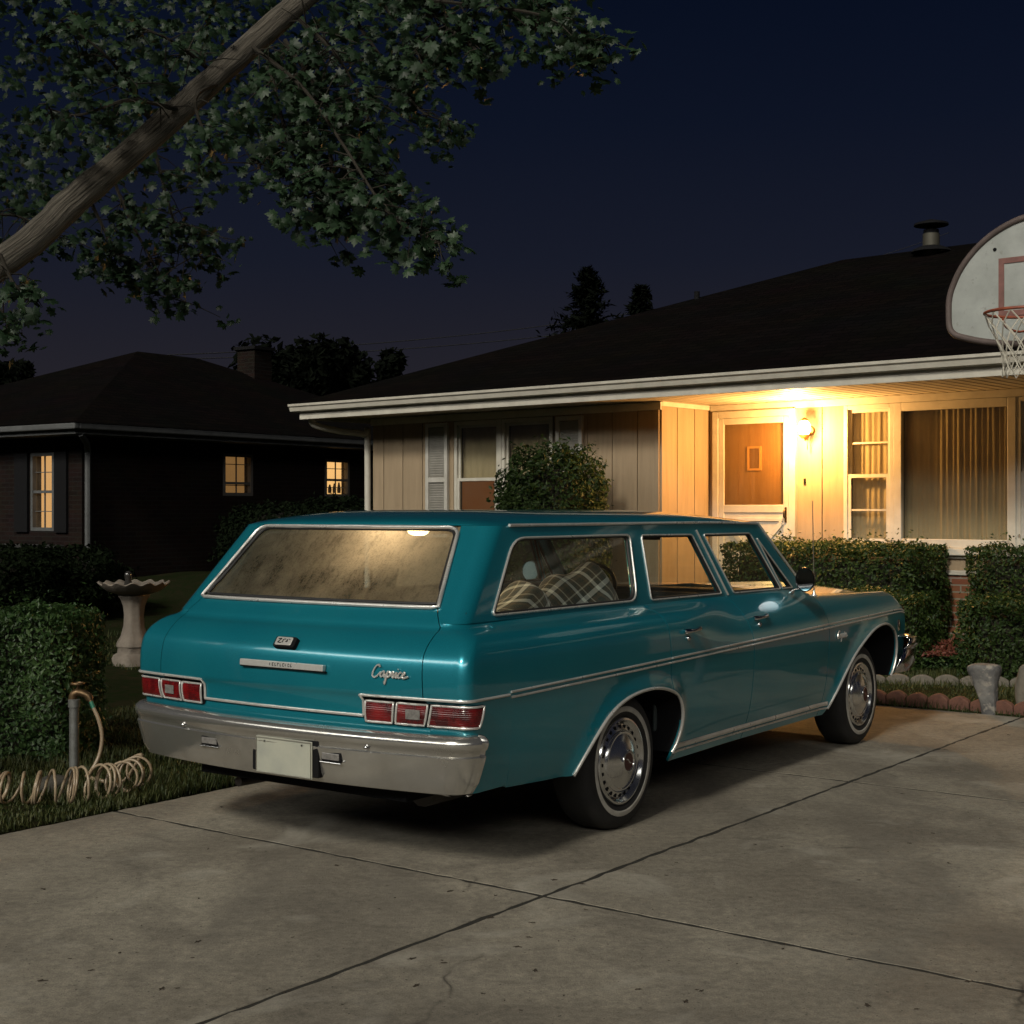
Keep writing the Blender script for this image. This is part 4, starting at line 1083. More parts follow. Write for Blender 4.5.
# recessed wall with door and the window group
for u0, u1, z0, z1, of in ((0,.055,GB,2.62,0),(1.085,1.62,.55,2.62,.29),(4.05,8.0,.9,2.62,.2)):
    boards('porch_wall', u0, u1, z0, z1, RD_, off=of); q = backing(u0, u1, z0, z1, RD_); bk.box(q[:3], q[3:])
bk.build('wall_backing', GROOVE, HOUSE)
MB().box((1.085, RD_-.03, GB), (8.0, RD_+.12, .90)).build('brick_base', BRICK, HOUSE)
MB().box((1.085, RD_-.055, .90), (8.0, RD_+.0, .945)).build('base_ledge', WHITE, HOUSE, bevel=.006)
boards('porch_wall', 1.62, 4.05, .945, 1.09, RD_, off=.3)
MB().box((-4.33,.0205,GB), (-4.25,8.0,2.6)).build('end_wall', SIDING, HOUSE)
MB().box((7.9,1.1,GB), (8.0,8.0,2.6)).build('end_wall', SIDING, HOUSE)
MB().box((-4.25,7.9,GB), (7.9,8.0,2.6)).build('back_wall', SIDING, HOUSE)
# trims
MB().box((-4.35,-.022,2.58), (.022,.02,2.665)).build('frieze_board', WHITE, HOUSE, bevel=.004)
MB().box((0.0005,.0205,2.62), (.022,RD_-.03,2.672)).build('frieze_board', WHITE, HOUSE, bevel=.004)
MB().box((.0225,RD_-.028,2.60), (8.0,RD_+.02,2.672)).build('frieze_board', WHITE, HOUSE, bevel=.004)
MB().box((-.055,-.024,GB), (.0,-.0005,2.58)).build('corner_board', SIDING, HOUSE)
MB().box((-.0205+.021,.0,GB), (.024,.07,2.62)).build('corner_board', SIDING, HOUSE)
# porch slab and step
MB().box((-.0,-.5,.1), (1.60,RD_,.50)).build('porch_step', CONC, HOUSE, bevel=.015)
MB().box((-.2,-1.1,.1), (1.55,-.505,.36)).build('porch_step', CONC, HOUSE, bevel=.015)
# eave: soffit, fascia, gutter
EU0, EU1, EF = -5.0, 8.7, -.62
MB().box((EU0+.03,EF+.03,2.674), (EU1,RD_+.3,2.69)).build('soffit', SOFF, HOUSE)
gv = MB(); u = EU0+.12
while u < EU1: gv.box((u,EF+.06,2.6715), (u+.008,RD_-.03,2.6738)); u += .125
gv.build('soffit_groove', GROOVE, HOUSE)
MB().box((EU0,EF,2.655), (EU1,EF+.028,2.80)).build('fascia', WHITE, HOUSE, bevel=.003)
MB().box((EU0,EF+.0285,2.655), (EU0+.028,8.6,2.80)).build('fascia', WHITE, HOUSE, bevel=.003)
gut = [(-.002,2.745),(-.07,2.755),(-.085,2.80),(-.105,2.815),(-.108,2.842),(-.098,2.842),(-.09,2.828),(-.002,2.828)]
mbx = MB(); mbx.add([(EU0-.10, EF+a, b_) for a, b_ in gut]+[(EU1, EF+a, b_) for a, b_ in gut], [tuple(range(8)), tuple(range(15,7,-1))]+[(i, i+8, (i+1) % 8+8, (i+1) % 8) for i in range(8)])
mbx.build('gutter', WHITE, HOUSE)
mbx = MB(); mbx.add([(EU0+a, EF+.0, b_) for a, b_ in gut]+[(EU0+a, 8.6, b_) for a, b_ in gut], [tuple(range(8)), tuple(range(15,7,-1))]+[(i, i+8, (i+1) % 8+8, (i+1) % 8) for i in range(8)])
mbx.build('gutter', WHITE, HOUSE)
MB().tube(smooth_path([(-4.93,-.45,2.74),(-4.93,-.45,2.60),(-4.72,-.22,2.52),(-4.42,-.06,2.47),(-4.40,-.03,2.36),(-4.40,-.03,.35)], 5), .042, 8).build('downspout', WHITE, HOUSE, smooth=60)
# roof
m, nt, out = newmat('asphalt_shingles'); L = nt.links.new
tc = nd(nt, 'ShaderNodeTexCoord'); bt = nd(nt, 'ShaderNodeTexBrick', Scale=1.); uvm = nd(nt, 'ShaderNodeUVMap'); L(uvm.outputs[0], bt.inputs['Vector'])
bt.inputs['Color1'].default_value = rgba((.0065,.0046,.0040)); bt.inputs['Color2'].default_value = rgba((.0034,.0026,.0024)); bt.inputs['Mortar'].default_value = rgba((.002,.0017,.0015))
bt.inputs['Brick Width'].default_value = .30; bt.inputs['Row Height'].default_value = .13; bt.inputs['Mortar Size'].default_value = .010
nz = nd(nt, 'ShaderNodeTexNoise', Scale=1.3, Detail=8.); L(tc.outputs['Object'], nz.inputs['Vector'])
mx = nd(nt, 'ShaderNodeMix', data_type='RGBA', blend_type='MULTIPLY'); mx.inputs[0].default_value = .7; L(bt.outputs['Color'], mx.inputs[6]); L(nz.outputs['Color'], mx.inputs[7])
b = nd(nt, 'ShaderNodeBsdfPrincipled', Roughness=.95); b.inputs['Specular IOR Level'].default_value = .05; L(mx.outputs[2], b.inputs['Base Color']); bp = nd(nt, 'ShaderNodeBump', Strength=1., Distance=.03, invert=True); L(bt.outputs['Fac'], bp.inputs['Height']); L(bp.outputs[0], b.inputs['Normal']); L(b.outputs[0], out.inputs[0]); SHING = m
def roof_mesh(name, polys, parent):
    me = bpy.data.meshes.new(name); vs = []; fs = []; uv = []
    for pl_ in polys:
        P = [Vector(p) for p in pl_]; n = (P[1]-P[0]).cross(P[2]-P[0]).normalized()
        if n.z < 0: P = P[::-1]; n = -n
        ax = Vector((-n.y, n.x, 0)); ax = ax.normalized() if ax.length > 1e-6 else Vector((1,0,0)); ay = n.cross(ax)
        fs.append(tuple(range(len(vs), len(vs)+len(P)))); vs += [tuple(p) for p in P]; uv += [(p.dot(ax), p.dot(ay)) for p in P]
    me.from_pydata(vs, [], fs); me.materials.append(SHING); ul = me.uv_layers.new(name='UVMap')
    for i, q in enumerate(uv): ul.data[i].uv = q
    return link(bpy.data.objects.new(name, me), parent)
ZE, ZR, OR = 2.835, 4.74, 4.3
u0, u1, o0, o1 = EU0-.11, EU1, EF-.10, 2*OR-(EF-.10)
rl, rr = -.15, u1-(-.15-u0)
roof_mesh('roof', [[(u0,o0,ZE),(u1,o0,ZE),(rr,OR,ZR),(rl,OR,ZR)],[(u1,o1,ZE),(u0,o1,ZE),(rl,OR,ZR),(rr,OR,ZR)],[(u0,o1,ZE),(u0,o0,ZE),(rl,OR,ZR)],[(u1,o0,ZE),(u1,o1,ZE),(rr,OR,ZR)],
    [(u0+.01,o0+.01,ZE-.02),(u0+.01,o1,ZE-.02),(u1,o1,ZE-.02),(u1,o0+.01,ZE-.02)]], HOUSE)
MB().box((u0+.002,o0+.002,ZE-.019),(u1,o0+.02,ZE-.001)).build('drip_edge', BLACK, HOUSE)
# roof vents
vx = MB().lathe([(.10,0),(.10,.30),(.085,.30),(.085,0)], 16, Matrix.Translation((1.18,4.0,4.56)))
v_ = vx.build('roof_vent', mat('galvanised_vent', (.07,.065,.05), .6, .4), HOUSE, smooth=50)
MB().lathe([(.24,.0),(.22,.03),(.12,.07)], 16, Matrix.Translation((1.18,4.0,4.64))).build('vent_flashing', BLACK, v_, smooth=50)
MB().lathe([(0,.09),(.20,.035),(.205,.01),(.0,.01)], 16, Matrix.Translation((1.18,4.0,4.95))).build('vent_cap', BLACK, v_, smooth=40)
MB().lathe([(.09,0),(.09,.05)], 12, Matrix.Translation((1.18,4.0,4.86))).build('vent_collar', BLACK, v_)
MB().lathe([(.035,0),(.035,.28),(0,.28)], 10, Matrix.Translation((-1.45,2.9,4.02))).build('plumbing_vent', BLACK, HOUSE, smooth=50)

# ---- windows
PANE = glass_mat('house_pane', (.86,.86,.80), .06, (.4,.36,.3), 3, .015)
DARKROOM = mat('dark_room', (.02,.016,.013), .95)
CURT = mat('curtain_cloth', (.62,.52,.40), .9, c2=(.54,.45,.34), scale=5, bump=.15, bscale=120, stretch=(1,1,.3))
SHADE = mat('window_shade_cloth', (.30,.235,.165), .85, c2=(.25,.19,.135), scale=4)
def curtain(u0, u1, z0, z1, y, n, par, amp=.028, seed=1):
    r = random.Random(seed); ph = 0; rows_ = []; us = np.linspace(u0, u1, n*9)
    phs = []
    for i, u in enumerate(us):
        phs.append(ph); ph += 2*PI/9*(.75+.5*r.random())
    for k in range(9):
        z = z1+(z0-z1)*k/8
        rows_.append([Vector((u+.004*math.sin(p*.7+k*.5), y+amp*(.55+.45*k/8)*math.sin(p)+.4*amp*math.sin(p*.37+k*.25), z)) for u, p in zip(us, phs)])
    return MB().grid(rows_).build('curtain', CURT, par, smooth=180)
def frame_box(mbx, u0, u1, z0, z1, y0, y1, t):
    mbx.box((u0,y0,z0),(u0+t,y1,z1)); mbx.box((u1-t,y0,z0),(u1,y1,z1)); mbx.box((u0+t,y0,z0),(u1-t,y1,z0+t)); mbx.box((u0+t,y0,z1-t),(u1-t,y1,z1))
def room(u0, u1, z0, z1, y, par, d=.35, mtl=None):
    mbx = MB(); mbx.add([(u0,y,z0),(u1,y,z0),(u1,y,z1),(u0,y,z1),(u0,y+d,z0),(u1,y+d,z0),(u1,y+d,z1),(u0,y+d,z1)], [(4,5,6,7),(0,1,5,4),(1,2,6,5),(2,3,7,6),(3,0,4,7)])
    return mbx.build('window_recess', mtl or DARKROOM, par)
def hung_window(u0, u1, z0, z1, y, zr, par, bars=(), lower_amber=False, shade=True):
    mbx = MB(); frame_box(mbx, u0, u1, z0, z1, y-.015, y+.05, .045)
    W = mbx.build('window', WHITE, par, bevel=.004)
    a, b_ = u0+.0455, u1-.0455
    s1 = MB(); frame_box(s1, a, b_, zr-.02, z1-.0455, y+.018, y+.042, .032)
    for zz_ in bars:
        if zz_ > zr: s1.box((a+.032,y+.022,zz_-.009),(b_-.032,y+.036,zz_+.009))
    s1.build('upper_sash', WHITE, W)
    s2 = MB(); frame_box(s2, a, b_, z0+.0455, zr+.02, y-.008, y+.0165, .036)
    for zz_ in bars:
        if zz_ < zr: s2.box((a+.036,y-.004,zz_-.009),(b_-.036,y+.010,zz_+.009))
    s2.build('lower_sash', WHITE, W)
    MB().box((a+.032,y+.028,zr),(b_-.032,y+.031,z1-.075)).build('pane', PANE, W)
    MB().box((a+.036,y+.003,z0+.08),(b_-.036,y+.006,zr)).build('pane', PANE, W)
    room(u0+.02, u1-.02, z0+.02, z1-.02, y+.052, W)
    if shade:
        curtain(u0+.05, u1-.05, (zr if lower_amber else z0+.05), z1-.05, y+.085, 7, W, .008, int(u0*100) % 97)
    return W
# porch wall group: narrow, picture, narrow
hung_window(1.625, 2.175, 1.16, 2.598, RD_, 1.874, HOUSE, bars=(2.21, 1.53))
hung_window(3.415, 3.96, 1.16, 2.598, RD_, 1.874, HOUSE, bars=(2.21, 1.53))
mbx = MB(); frame_box(mbx, 2.1755, 3.4145, 1.16, 2.598, RD_-.02, RD_+.05, .085)
PW = mbx.build('window', WHITE, HOUSE, bevel=.006)
MB().box((2.262,RD_+.016,1.245),(3.328,RD_+.022,2.513)).build('pane', PANE, PW)
room(2.20, 3.39, 1.2, 2.58, RD_+.052, PW, .5)
curtain(2.24, 3.35, 1.22, 2.54, RD_+.10, 19, PW, .013, 5)
MB().box((1.60,RD_-.075,1.09),(4.0,RD_+.05,1.1595)).build('window_sill', WHITE, HOUSE, bevel=.008)
MB().box((1.60,RD_-.03,1.06),(4.0,RD_+.0,1.0895)).build('sill_apron', WHITE, HOUSE, bevel=.004)
# front wing: twin window with shutters; the left lower sash shows lamplight
AMB = emit_mat('lamplit_room', (1, .34, .10), .13)
for k, (a, b_) in enumerate(((-2.94,-2.225),(-2.195,-1.44))):
    W = hung_window(a, b_, 1.22, 2.572, .0, 1.885, HOUSE, lower_amber=k == 0, shade=True)
    if k == 0:
        MB().box((a+.05,.075,1.26),(b_-.05,.080,1.88)).build('lamplit_blind', AMB, W)
MB().box((-2.2245,-.02,1.22),(-2.1955,.05,2.572)).build('window_mullion', WHITE, HOUSE)
MB().box((-2.98,-.05,1.17),(-1.40,.02,1.2195)).build('window_sill', WHITE, HOUSE, bevel=.006)
for a, b_ in ((-3.385,-3.025),(-1.375,-1.005)):
    mbx = MB(); frame_box(mbx, a, b_, 1.20, 2.565, -.045, -.005, .05); mbx.box((a+.05,-.043,1.86),(b_-.05,-.007,1.92))
    S = mbx.build('shutter', SHUT, HOUSE, bevel=.003)
    lv = MB()
    for z0, z1 in ((1.26,1.85),(1.93,2.51)):
        z = z0
        while z < z1-.01: lv.box((a+.051,-.016,0),(b_-.051,.016,.005), Matrix.Translation((0,-.024,z+.01)) @ Matrix.Rotation(R(-52), 4, 'X')); z += .029
    lv.build('shutter_louvres', SHUT, S)

# ---- front door: storm door with an X-braced foot over the wooden door
mbx = MB(); frame_box(mbx, .06, 1.08, .50, 2.60, RD_-.045, RD_+.06, .075); DF = mbx.build('door_frame', WHITE, HOUSE, bevel=.006)
FD = MB().box((.14,RD_+.05,.52),(1.0,RD_+.09,2.52)).build('front_door', mat('front_door_wood', (.30,.20,.105), .5, c2=(.24,.155,.078), scale=3, stretch=(10,10,.5), bump=.1), HOUSE)
w_ = MB(); frame_box(w_, .455, .625, 1.955, 2.215, RD_+.032, RD_+.0495, .022); w_.build('door_light_frame', mat('door_light_trim', (.52,.33,.15), .5), FD)
MB().box((.478,RD_+.042,1.978),(.602,RD_+.0495,2.192)).build('door_light_pane', mat('door_light_glass', (.16,.10,.06), .2), FD)
mbx = MB(); y0, y1 = RD_-.035, RD_-.008
mbx.box((.137,y0,.515),(.205,y1,2.523)); mbx.box((.935,y0,.515),(1.003,y1,2.523)); mbx.box((.2055,y0,2.455),(.9345,y1,2.523)); mbx.box((.2055,y0,1.50),(.9345,y1,1.585)); mbx.box((.2055,y0,.515),(.9345,y1,.62))
SD = mbx.build('storm_door', WHITE, HOUSE, bevel=.006)
MB().box((.2055,y0+.010,.62),(.9345,y1-.003,1.50)).build('kick_panel', WHITE, SD)
for a0, b0, a1, b1 in ((.22,.65,.92,1.40),(.22,1.40,.92,.65)):
    d = Vector((a1-a0, 0, b1-b0)); n = Vector((-d.z, 0, d.x)).normalized()*.028
    P = [Vector((a0,0,b0))+n, Vector((a0,0,b0))-n, Vector((a1,0,b1))-n, Vector((a1,0,b1))+n]
    MB().prism([(p.x, p.z) for p in P], y0-.004-(.002 if b0 > 1 else 0), y0+.0095).build('cross_brace', WHITE, SD, bevel=.004)
MB().box((.2055,y0-.003,1.41),(.9345,y0+.0095,1.445)).build('panel_rail', WHITE, SD, bevel=.003)
MB().box((.2055,RD_-.024,1.585),(.9345,RD_-.020,2.455)).build('pane', glass_mat('storm_glass', (.92,.85,.72), .05, (.5,.42,.3), 2), SD)
hd = MB().box((.958,y0-.012,1.40),(.982,y0-.0005,1.56)).build('door_handle', mat('dark_brass', (.10,.065,.03), .35, .8), SD, bevel=.004)
MB().tube([(.97,y0-.012,1.44),(.97,y0-.05,1.46),(.97,y0-.05,1.52),(.97,y0-.012,1.535)], .008, 6).build('handle_grip', mat('dark_brass_grip', (.10,.065,.03), .3, .8), hd, smooth=60)
MB().box((1.165,RD_-.014,1.80),(1.19,RD_-.0005,1.86)).build('doorbell', BLACK, HOUSE, bevel=.004)

# ---- porch lamp
lx, lz = 1.245, 2.355
PL = empty('porch_lamp', hw(lx, RD_, lz), HYAW, label='lit brass porch lamp with a glowing glass globe on the wall between door and window', cat='lamp')
BRASS = mat('aged_brass', (.35,.20,.07), .35, .9)
MB().lathe([(0,.02),(.035,.018),(.05,.006),(.05,0)], 16, Matrix.Translation((0,-.0005,.0)) @ Matrix.Rotation(R(90), 4, 'X')).build('wall_plate', BRASS, PL, smooth=60)
MB().tube(smooth_path([(0,-.015,-.01),(0,-.06,-.06),(0,-.12,-.10),(0,-.14,-.075)], 4), .009, 8).build('lamp_arm', BRASS, PL, smooth=60)
MB().tube(smooth_path([(0,-.07,-.06),(-.0,-.075,-.12),(0,-.07,-.20)], 4), .006, 6).build('lamp_scroll', BRASS, PL, smooth=60)
MB().lathe([(0,-.03),(.03,-.028),(.052,.0),(.055,.012)], 20, Matrix.Translation((0,-.14,-.055))).build('lamp_cup', BRASS, PL, smooth=60)
gm, nt, out = newmat('lit_globe_glass'); e = nd(nt, 'ShaderNodeEmission', Strength=40.); e.inputs[0].default_value = (1,.66,.26,1)
nt.links.new(e.outputs[0], out.inputs[0])
MB().lathe([(.045,0),(.062,.03),(.066,.07),(.055,.11),(.035,.135),(0,.142)], 20, Matrix.Translation((0,-.14,-.04))).build('lamp_globe', gm, PL, smooth=60)
MB().lathe([(.0,.03),(.02,.02),(.05,.0)], 16, Matrix.Translation((0,-.14,.104))).build('lamp_cap', BRASS, PL, smooth=60)
lamp('porch_light', (0,-.36,-.05), 205, (1, .51, .155), .06, PL)
# ------------------------------------------------------------------ the neighbour's house: local x to the left along its front, y back
NO = Vector((-6.1, 20.0, 0)); NY = math.atan2(.574, -.819)
NH = empty('brick_house', NO, R(-35), label='dark brick house with a hipped roof and three lit windows, left of the beige house', cat='house')
# local x runs right-to-near (away from it), so the front lies at x<0 and the side wall runs along +y
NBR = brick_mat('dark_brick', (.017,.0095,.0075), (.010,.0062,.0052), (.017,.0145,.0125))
NTRIM = mat('weathered_trim', (.085,.088,.09), .7, c2=(.06,.062,.063), scale=5)
E0, EH = -.5, 2.60
NL, ND = 5.6, 9.0
def nwall(name, rects):
    mbx = MB()
    for lo, hi in rects: mbx.box(lo, hi)
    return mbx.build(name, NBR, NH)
sw_ = [(3.26,3.92,1.76,2.44),(5.66,6.30,1.76,2.42)]       # side windows: y0,y1,z0,z1
ys_ = [0]+[q for a in sw_ for q in a[:2]]+[ND]
x0 = -.5
r_ = []
for i in range(0, len(ys_)-1, 2): r_.append(((x0-.2, ys_[i]+.5*(i == 0), .0), (x0, ys_[i+1], EH)))
for a, b_, z0, z1 in sw_: r_ += [((x0-.2,a,0),(x0,b_,z0)), ((x0-.2,a,z1),(x0,b_,EH))]
nwall('side_wall', r_)
fw = (-1.67,-1.12,1.22,2.38)
nwall('front_wall', [((fw[1],.5,0),(x0-.2005,.7,EH)), ((-6.6,.5,0),(fw[0],.7,EH)), ((fw[0],.5,0),(fw[1],.7,fw[2])), ((fw[0],.5,fw[3]),(fw[1],.7,EH))])
nwall('back_wall', [((-6.6,ND-.2,0),(x0-.2005,ND,EH))]); nwall('far_wall', [((-6.8,.5,0),(-6.6005,ND,EH))])
MB().box((-6.9,.38,.9),(-.9,.4995,1.02)).build('planter_ledge', mat('ledge_stone', (.025,.025,.025), .9), NH, bevel=.01)
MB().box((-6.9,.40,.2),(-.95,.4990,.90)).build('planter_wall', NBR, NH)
MB().box((-7.3,0,EH),(0,ND+.5,EH+.02)).build('soffit', NTRIM, NH)
MB().box((-7.3,0,EH+.0205),(0,.03,EH+.14)).build('fascia', NTRIM, NH); MB().box((-.03,.0305,EH+.0205),(0,ND+.5,EH+.14)).build('fascia', NTRIM, NH)
MB().box((-7.3,-.09,EH+.06),(.09,-.0005,EH+.15)).build('gutter', NTRIM, NH, bevel=.02); MB().box((.0005,-.0004,EH+.06),(.09,ND+.5,EH+.15)).build('gutter', NTRIM, NH, bevel=.02)
MB().tube([(-.02,.1,EH),(-.2,.35,EH-.12),(-.44,.56,EH-.22),(-.44,.56,.40),(-.42,.50,.34)], .045, 8).build('downspout', NTRIM, NH, smooth=40)
MB().tube([(-.43,.52,.36),(-.75,-.25,.30),(-1.0,-.75,.22)], .045, 8).build('downspout_foot', NTRIM, NH, smooth=40)
zr_ = 4.36; z_ = EH+.152
a, b_, c, d = (-7.4,-.1,z_), (.1,-.1,z_), (.1,ND+.6,z_), (-7.4,ND+.6,z_)
rp0, rp1 = (-3.65,4.2,zr_), (-3.65,5.6,zr_)
roof_mesh('roof', [[a,b_,rp0],[b_,c,rp1,rp0],[c,d,rp1],[d,a,rp0,rp1]], NH)
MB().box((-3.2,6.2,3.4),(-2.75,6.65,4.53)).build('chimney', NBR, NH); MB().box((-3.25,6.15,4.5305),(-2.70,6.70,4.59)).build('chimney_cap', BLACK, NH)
WARM = emit_mat('lit_blind', (1,.56,.22), 1.5); WARM2 = emit_mat('lit_room', (1,.54,.22), 1.0); WARM3 = emit_mat('lit_curtain', (1,.52,.19), .30)
FRD = mat('dark_window_frame', (.10,.09,.08), .6)
LAMPC = mat('lit_window_silhouette', (.03,.02,.015), .8)
def nwin(axis, a, b_, z0, z1, mtl, frm, rail=.5, part_=1.0):
    """window set in the wall: frame, panes with warm light behind"""
    mbx = MB(); t = .05
    def bx(a0, a1, q0, q1, d0, d1, mb_):
        if axis == 'y': mb_.box((x0-d1, a0, q0), (x0-d0, a1, q1))
        else: mb_.box((a0, .5+d0, q0), (a1, .5+d1, q1))
    bx(a, a+t, z0, z1, -.012, .07, mbx); bx(b_-t, b_, z0, z1, -.012, .07, mbx); bx(a+t, b_-t, z0, z0+t, -.012, .07, mbx); bx(a+t, b_-t, z1-t, z1, -.012, .07, mbx)
    zm_ = z0+(z1-z0)*rail; bx(a+t, b_-t, zm_-.02, zm_+.02, .0, .05, mbx)
    W = mbx.build('window', frm, NH)
    g_ = MB(); bx(a+t, b_-t, z0+t, z1-t, .055, .058, g_); g_.build('pane', PANE, W)
    l_ = MB(); bx(a+t-.02, a+t-.02+(b_-a-2*t+.04)*part_, z0+t-.02, z1-t+.02, .16, .17, l_); l_.build('lit_blind', mtl, W)
    mu = MB(); bx((a+b_)/2-.008, (a+b_)/2+.008, z0+t, z1-t, .03, .05, mu)
    for q in (.25, .75): bx(a+t, b_-t, z0+(z1-z0)*q-.006, z0+(z1-z0)*q+.006, .0305, .0495, mu)
    mu.build('glazing_bars', frm, W)
    return W
nwin('x', fw[0], fw[1], fw[2], fw[3], WARM2, NTRIM)
nwin('y', *sw_[0], WARM3, FRD, .3)
W2 = nwin('y', *sw_[1], WARM, FRD, .45)
for k in range(4): MB().lathe([(0,0),(.03,0),(.034,.07),(.012,.13+.02*k),(0,.13+.02*k)], 8, Matrix.Translation((x0-.10, 5.78+.12*k, 1.83))).build('sill_ornament', LAMPC, W2, smooth=60)
for a_, b2 in ((-2.02,-1.71),(-1.08,-.80)): MB().box((a_,.455,1.2),(b2,.4995,2.38)).build('shutter', BLACK, NH)
# ------------------------------------------------------------------ planting
HLEAF = leaf_mat('hedge_leaf', (.010,.027,.006), (.048,.078,.018), .5, .2, spec=.25)
HLEAF2 = leaf_mat('privet_leaf', (.020,.055,.014), (.075,.130,.040), .42, .2)
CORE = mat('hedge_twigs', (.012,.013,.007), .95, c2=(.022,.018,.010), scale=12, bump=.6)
BARKT = mat('shrub_stem', (.05,.035,.022), .9, bump=.4)
def box_hedge(name, p0, ax, ay, lx_, ly_, zb, zt, n, size, mtl, rnd=.10, **kw):
    """clipped hedge: p0 a bottom corner, ax/ay unit axes"""
    o = empty(name, (p0.x, p0.y, zb), 0); tag(o, **kw)
    hz = zt-zb
    # points in a rounded box shell, denser outside
    per = np.array([lx_*ly_, lx_*hz, lx_*hz, ly_*hz, ly_*hz]); per = per/per.sum()
    side_ = rng.choice(5, n, p=per); a = rng.random(n); b2 = rng.random(n)
    X = np.where(side_ < 3, a*lx_, np.where(side_ == 3, 0, lx_)); Y = np.where(side_ == 0, b2*ly_, np.where(side_ == 1, 0, np.where(side_ == 2, ly_, a*ly_)))
    Z = np.where(side_ == 0, hz, b2*hz)
    Nn = np.zeros((n, 3)); Nn[side_ == 0] = (0,0,1); Nn[side_ == 1] = (0,-1,0); Nn[side_ == 2] = (0,1,0); Nn[side_ == 3] = (-1,0,0); Nn[side_ == 4] = (1,0,0)
    dep = np.abs(rng.normal(0, .055, n))
    lump = .05*np.sin(X*5.1+Z*3.7+Y*2)*np.sin(Y*4.3-X*2.2+Z*5)+.03*np.sin(X*13+1.7*Z*7)*np.sin(Z*15+Y*11)
    stray = (rng.random(n) < .05)*rng.uniform(0, .085, n)*(1+.6*(side_ == 0))
    P = np.stack([X, Y, Z], 1)-Nn*(dep-lump-stray)[:, None]
    # round the edges
    c = np.array([lx_/2, ly_/2, hz/2]); q = (P-c)/np.array([lx_/2, ly_/2, hz/2]); e_ = np.sort(np.abs(q), 1)[:, 1]
    P = c+(P-c)*(1-rnd*np.clip(e_-.55, 0, 1)**2*.9)[:, None]
    P[:, 2] = np.maximum(P[:, 2], .02)
    W = np.outer(P[:, 0], (ax.x, ax.y, 0))+np.outer(P[:, 1], (ay.x, ay.y, 0)); W[:, 2] += P[:, 2]
    N2 = np.outer(Nn[:, 0], (ax.x, ax.y, 0))+np.outer(Nn[:, 1], (ay.x, ay.y, 0)); N2[:, 2] += Nn[:, 2]
    V, F = scatter_leaves(W, N2, size, LEAF, LEAF_F, .65, .25)
    np_mesh('foliage', V, F, mtl, o)
    k = .13; mm = Matrix(((ax.x, ay.x, 0, 0), (ax.y, ay.y, 0, 0), (0,0,1,0), (0,0,0,1)))
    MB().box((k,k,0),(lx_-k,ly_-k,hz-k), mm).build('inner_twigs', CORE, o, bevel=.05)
    return o
FS = Vector((math.sin(SA), math.cos(SA), 0)); LS = Vector((-math.cos(SA), math.sin(SA), 0))
E1 = Vector((.7578064,-.6524795,0)); E2 = Vector((.6524795,.7578064,0))
box_hedge('clipped_hedge', Vector((-2.62,8.50,0)), Vector((-.995,.10,0)), Vector((.10,.995,0)), 2.6, .62, .02, .92, 42000, .036, HLEAF2, .16, label='clipped green hedge standing left of the driveway behind the hose tap', cat='hedge', group='clipped hedges')
def ehedge(xr, y, z0, zt, ln, dp, n, lab, sz=.040):
    p = Vector((xr, y, 0)); a = p-E1*ln
    box_hedge('clipped_hedge', a, E1, E2, ln, dp, z0, zt, n, sz, HLEAF, .14, label=lab, cat='hedge', group='clipped hedges')
ehedge(3.70, 13.2, .12, 1.20, 2.1, .85, 27000, 'long tall clipped hedge under the porch windows beyond the hood of the car')
ehedge(3.58, 12.6, .10, .78, 1.6, .50, 11000, 'low hedge block in front of the long hedge, beside the front bumper')
ehedge(5.55, 12.1, .12, 1.20, 1.80, .80, 22000, 'tall clipped hedge at the right edge under the picture window')
ehedge(5.13, 11.16, .10, .76, 1.75, .60, 17000, 'low clipped hedge at the right edge behind the weathered stone')

def blob_shrub(name, c, rx, rz, zb, n, size, mtl, **kw):
    o = empty(name, (c.x, c.y, zb)); tag(o, **kw)
    d = rng.normal(0, 1, (n, 3)); d /= np.linalg.norm(d, axis=1)[:, None]
    lump = 1+.13*np.sin(d[:, 0]*6+d[:, 2]*4+1)*np.sin(d[:, 1]*5-d[:, 2]*6)+.08*np.sin(d[:, 0]*15+3)*np.sin(d[:, 2]*13+d[:, 1]*11)
    r_ = lump*(1-np.abs(rng.normal(0, .10, n)))+(rng.random(n) < .05)*rng.uniform(0, .12, n)
    sgn = np.sign(d); e_ = .80
    dd = sgn*np.abs(d)**e_
    P = dd*r_[:, None]*np.array([rx, rx, rz]); P[:, 2] += rz
    V, F = scatter_leaves(P, d, size, LEAF, LEAF_F, .7, .3); np_mesh('foliage', V, F, mtl, o)
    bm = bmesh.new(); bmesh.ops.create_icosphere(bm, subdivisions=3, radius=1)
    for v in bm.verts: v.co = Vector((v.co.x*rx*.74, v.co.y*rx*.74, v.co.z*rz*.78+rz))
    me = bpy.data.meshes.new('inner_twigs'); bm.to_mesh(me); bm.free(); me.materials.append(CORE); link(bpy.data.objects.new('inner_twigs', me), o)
    MB().tube([(0,0,-.15),(0.02,0,rz)], [.06,.03], 8).build('stem', BARKT, o, smooth=60)
    return o
bc = Vector((.405, 14.9, 0))
blob_shrub('round_shrub', bc, .60, .98, .22, 26000, .050, HLEAF, label='round leafy shrub in front of the shuttered twin window, behind the car roof', cat='shrub')
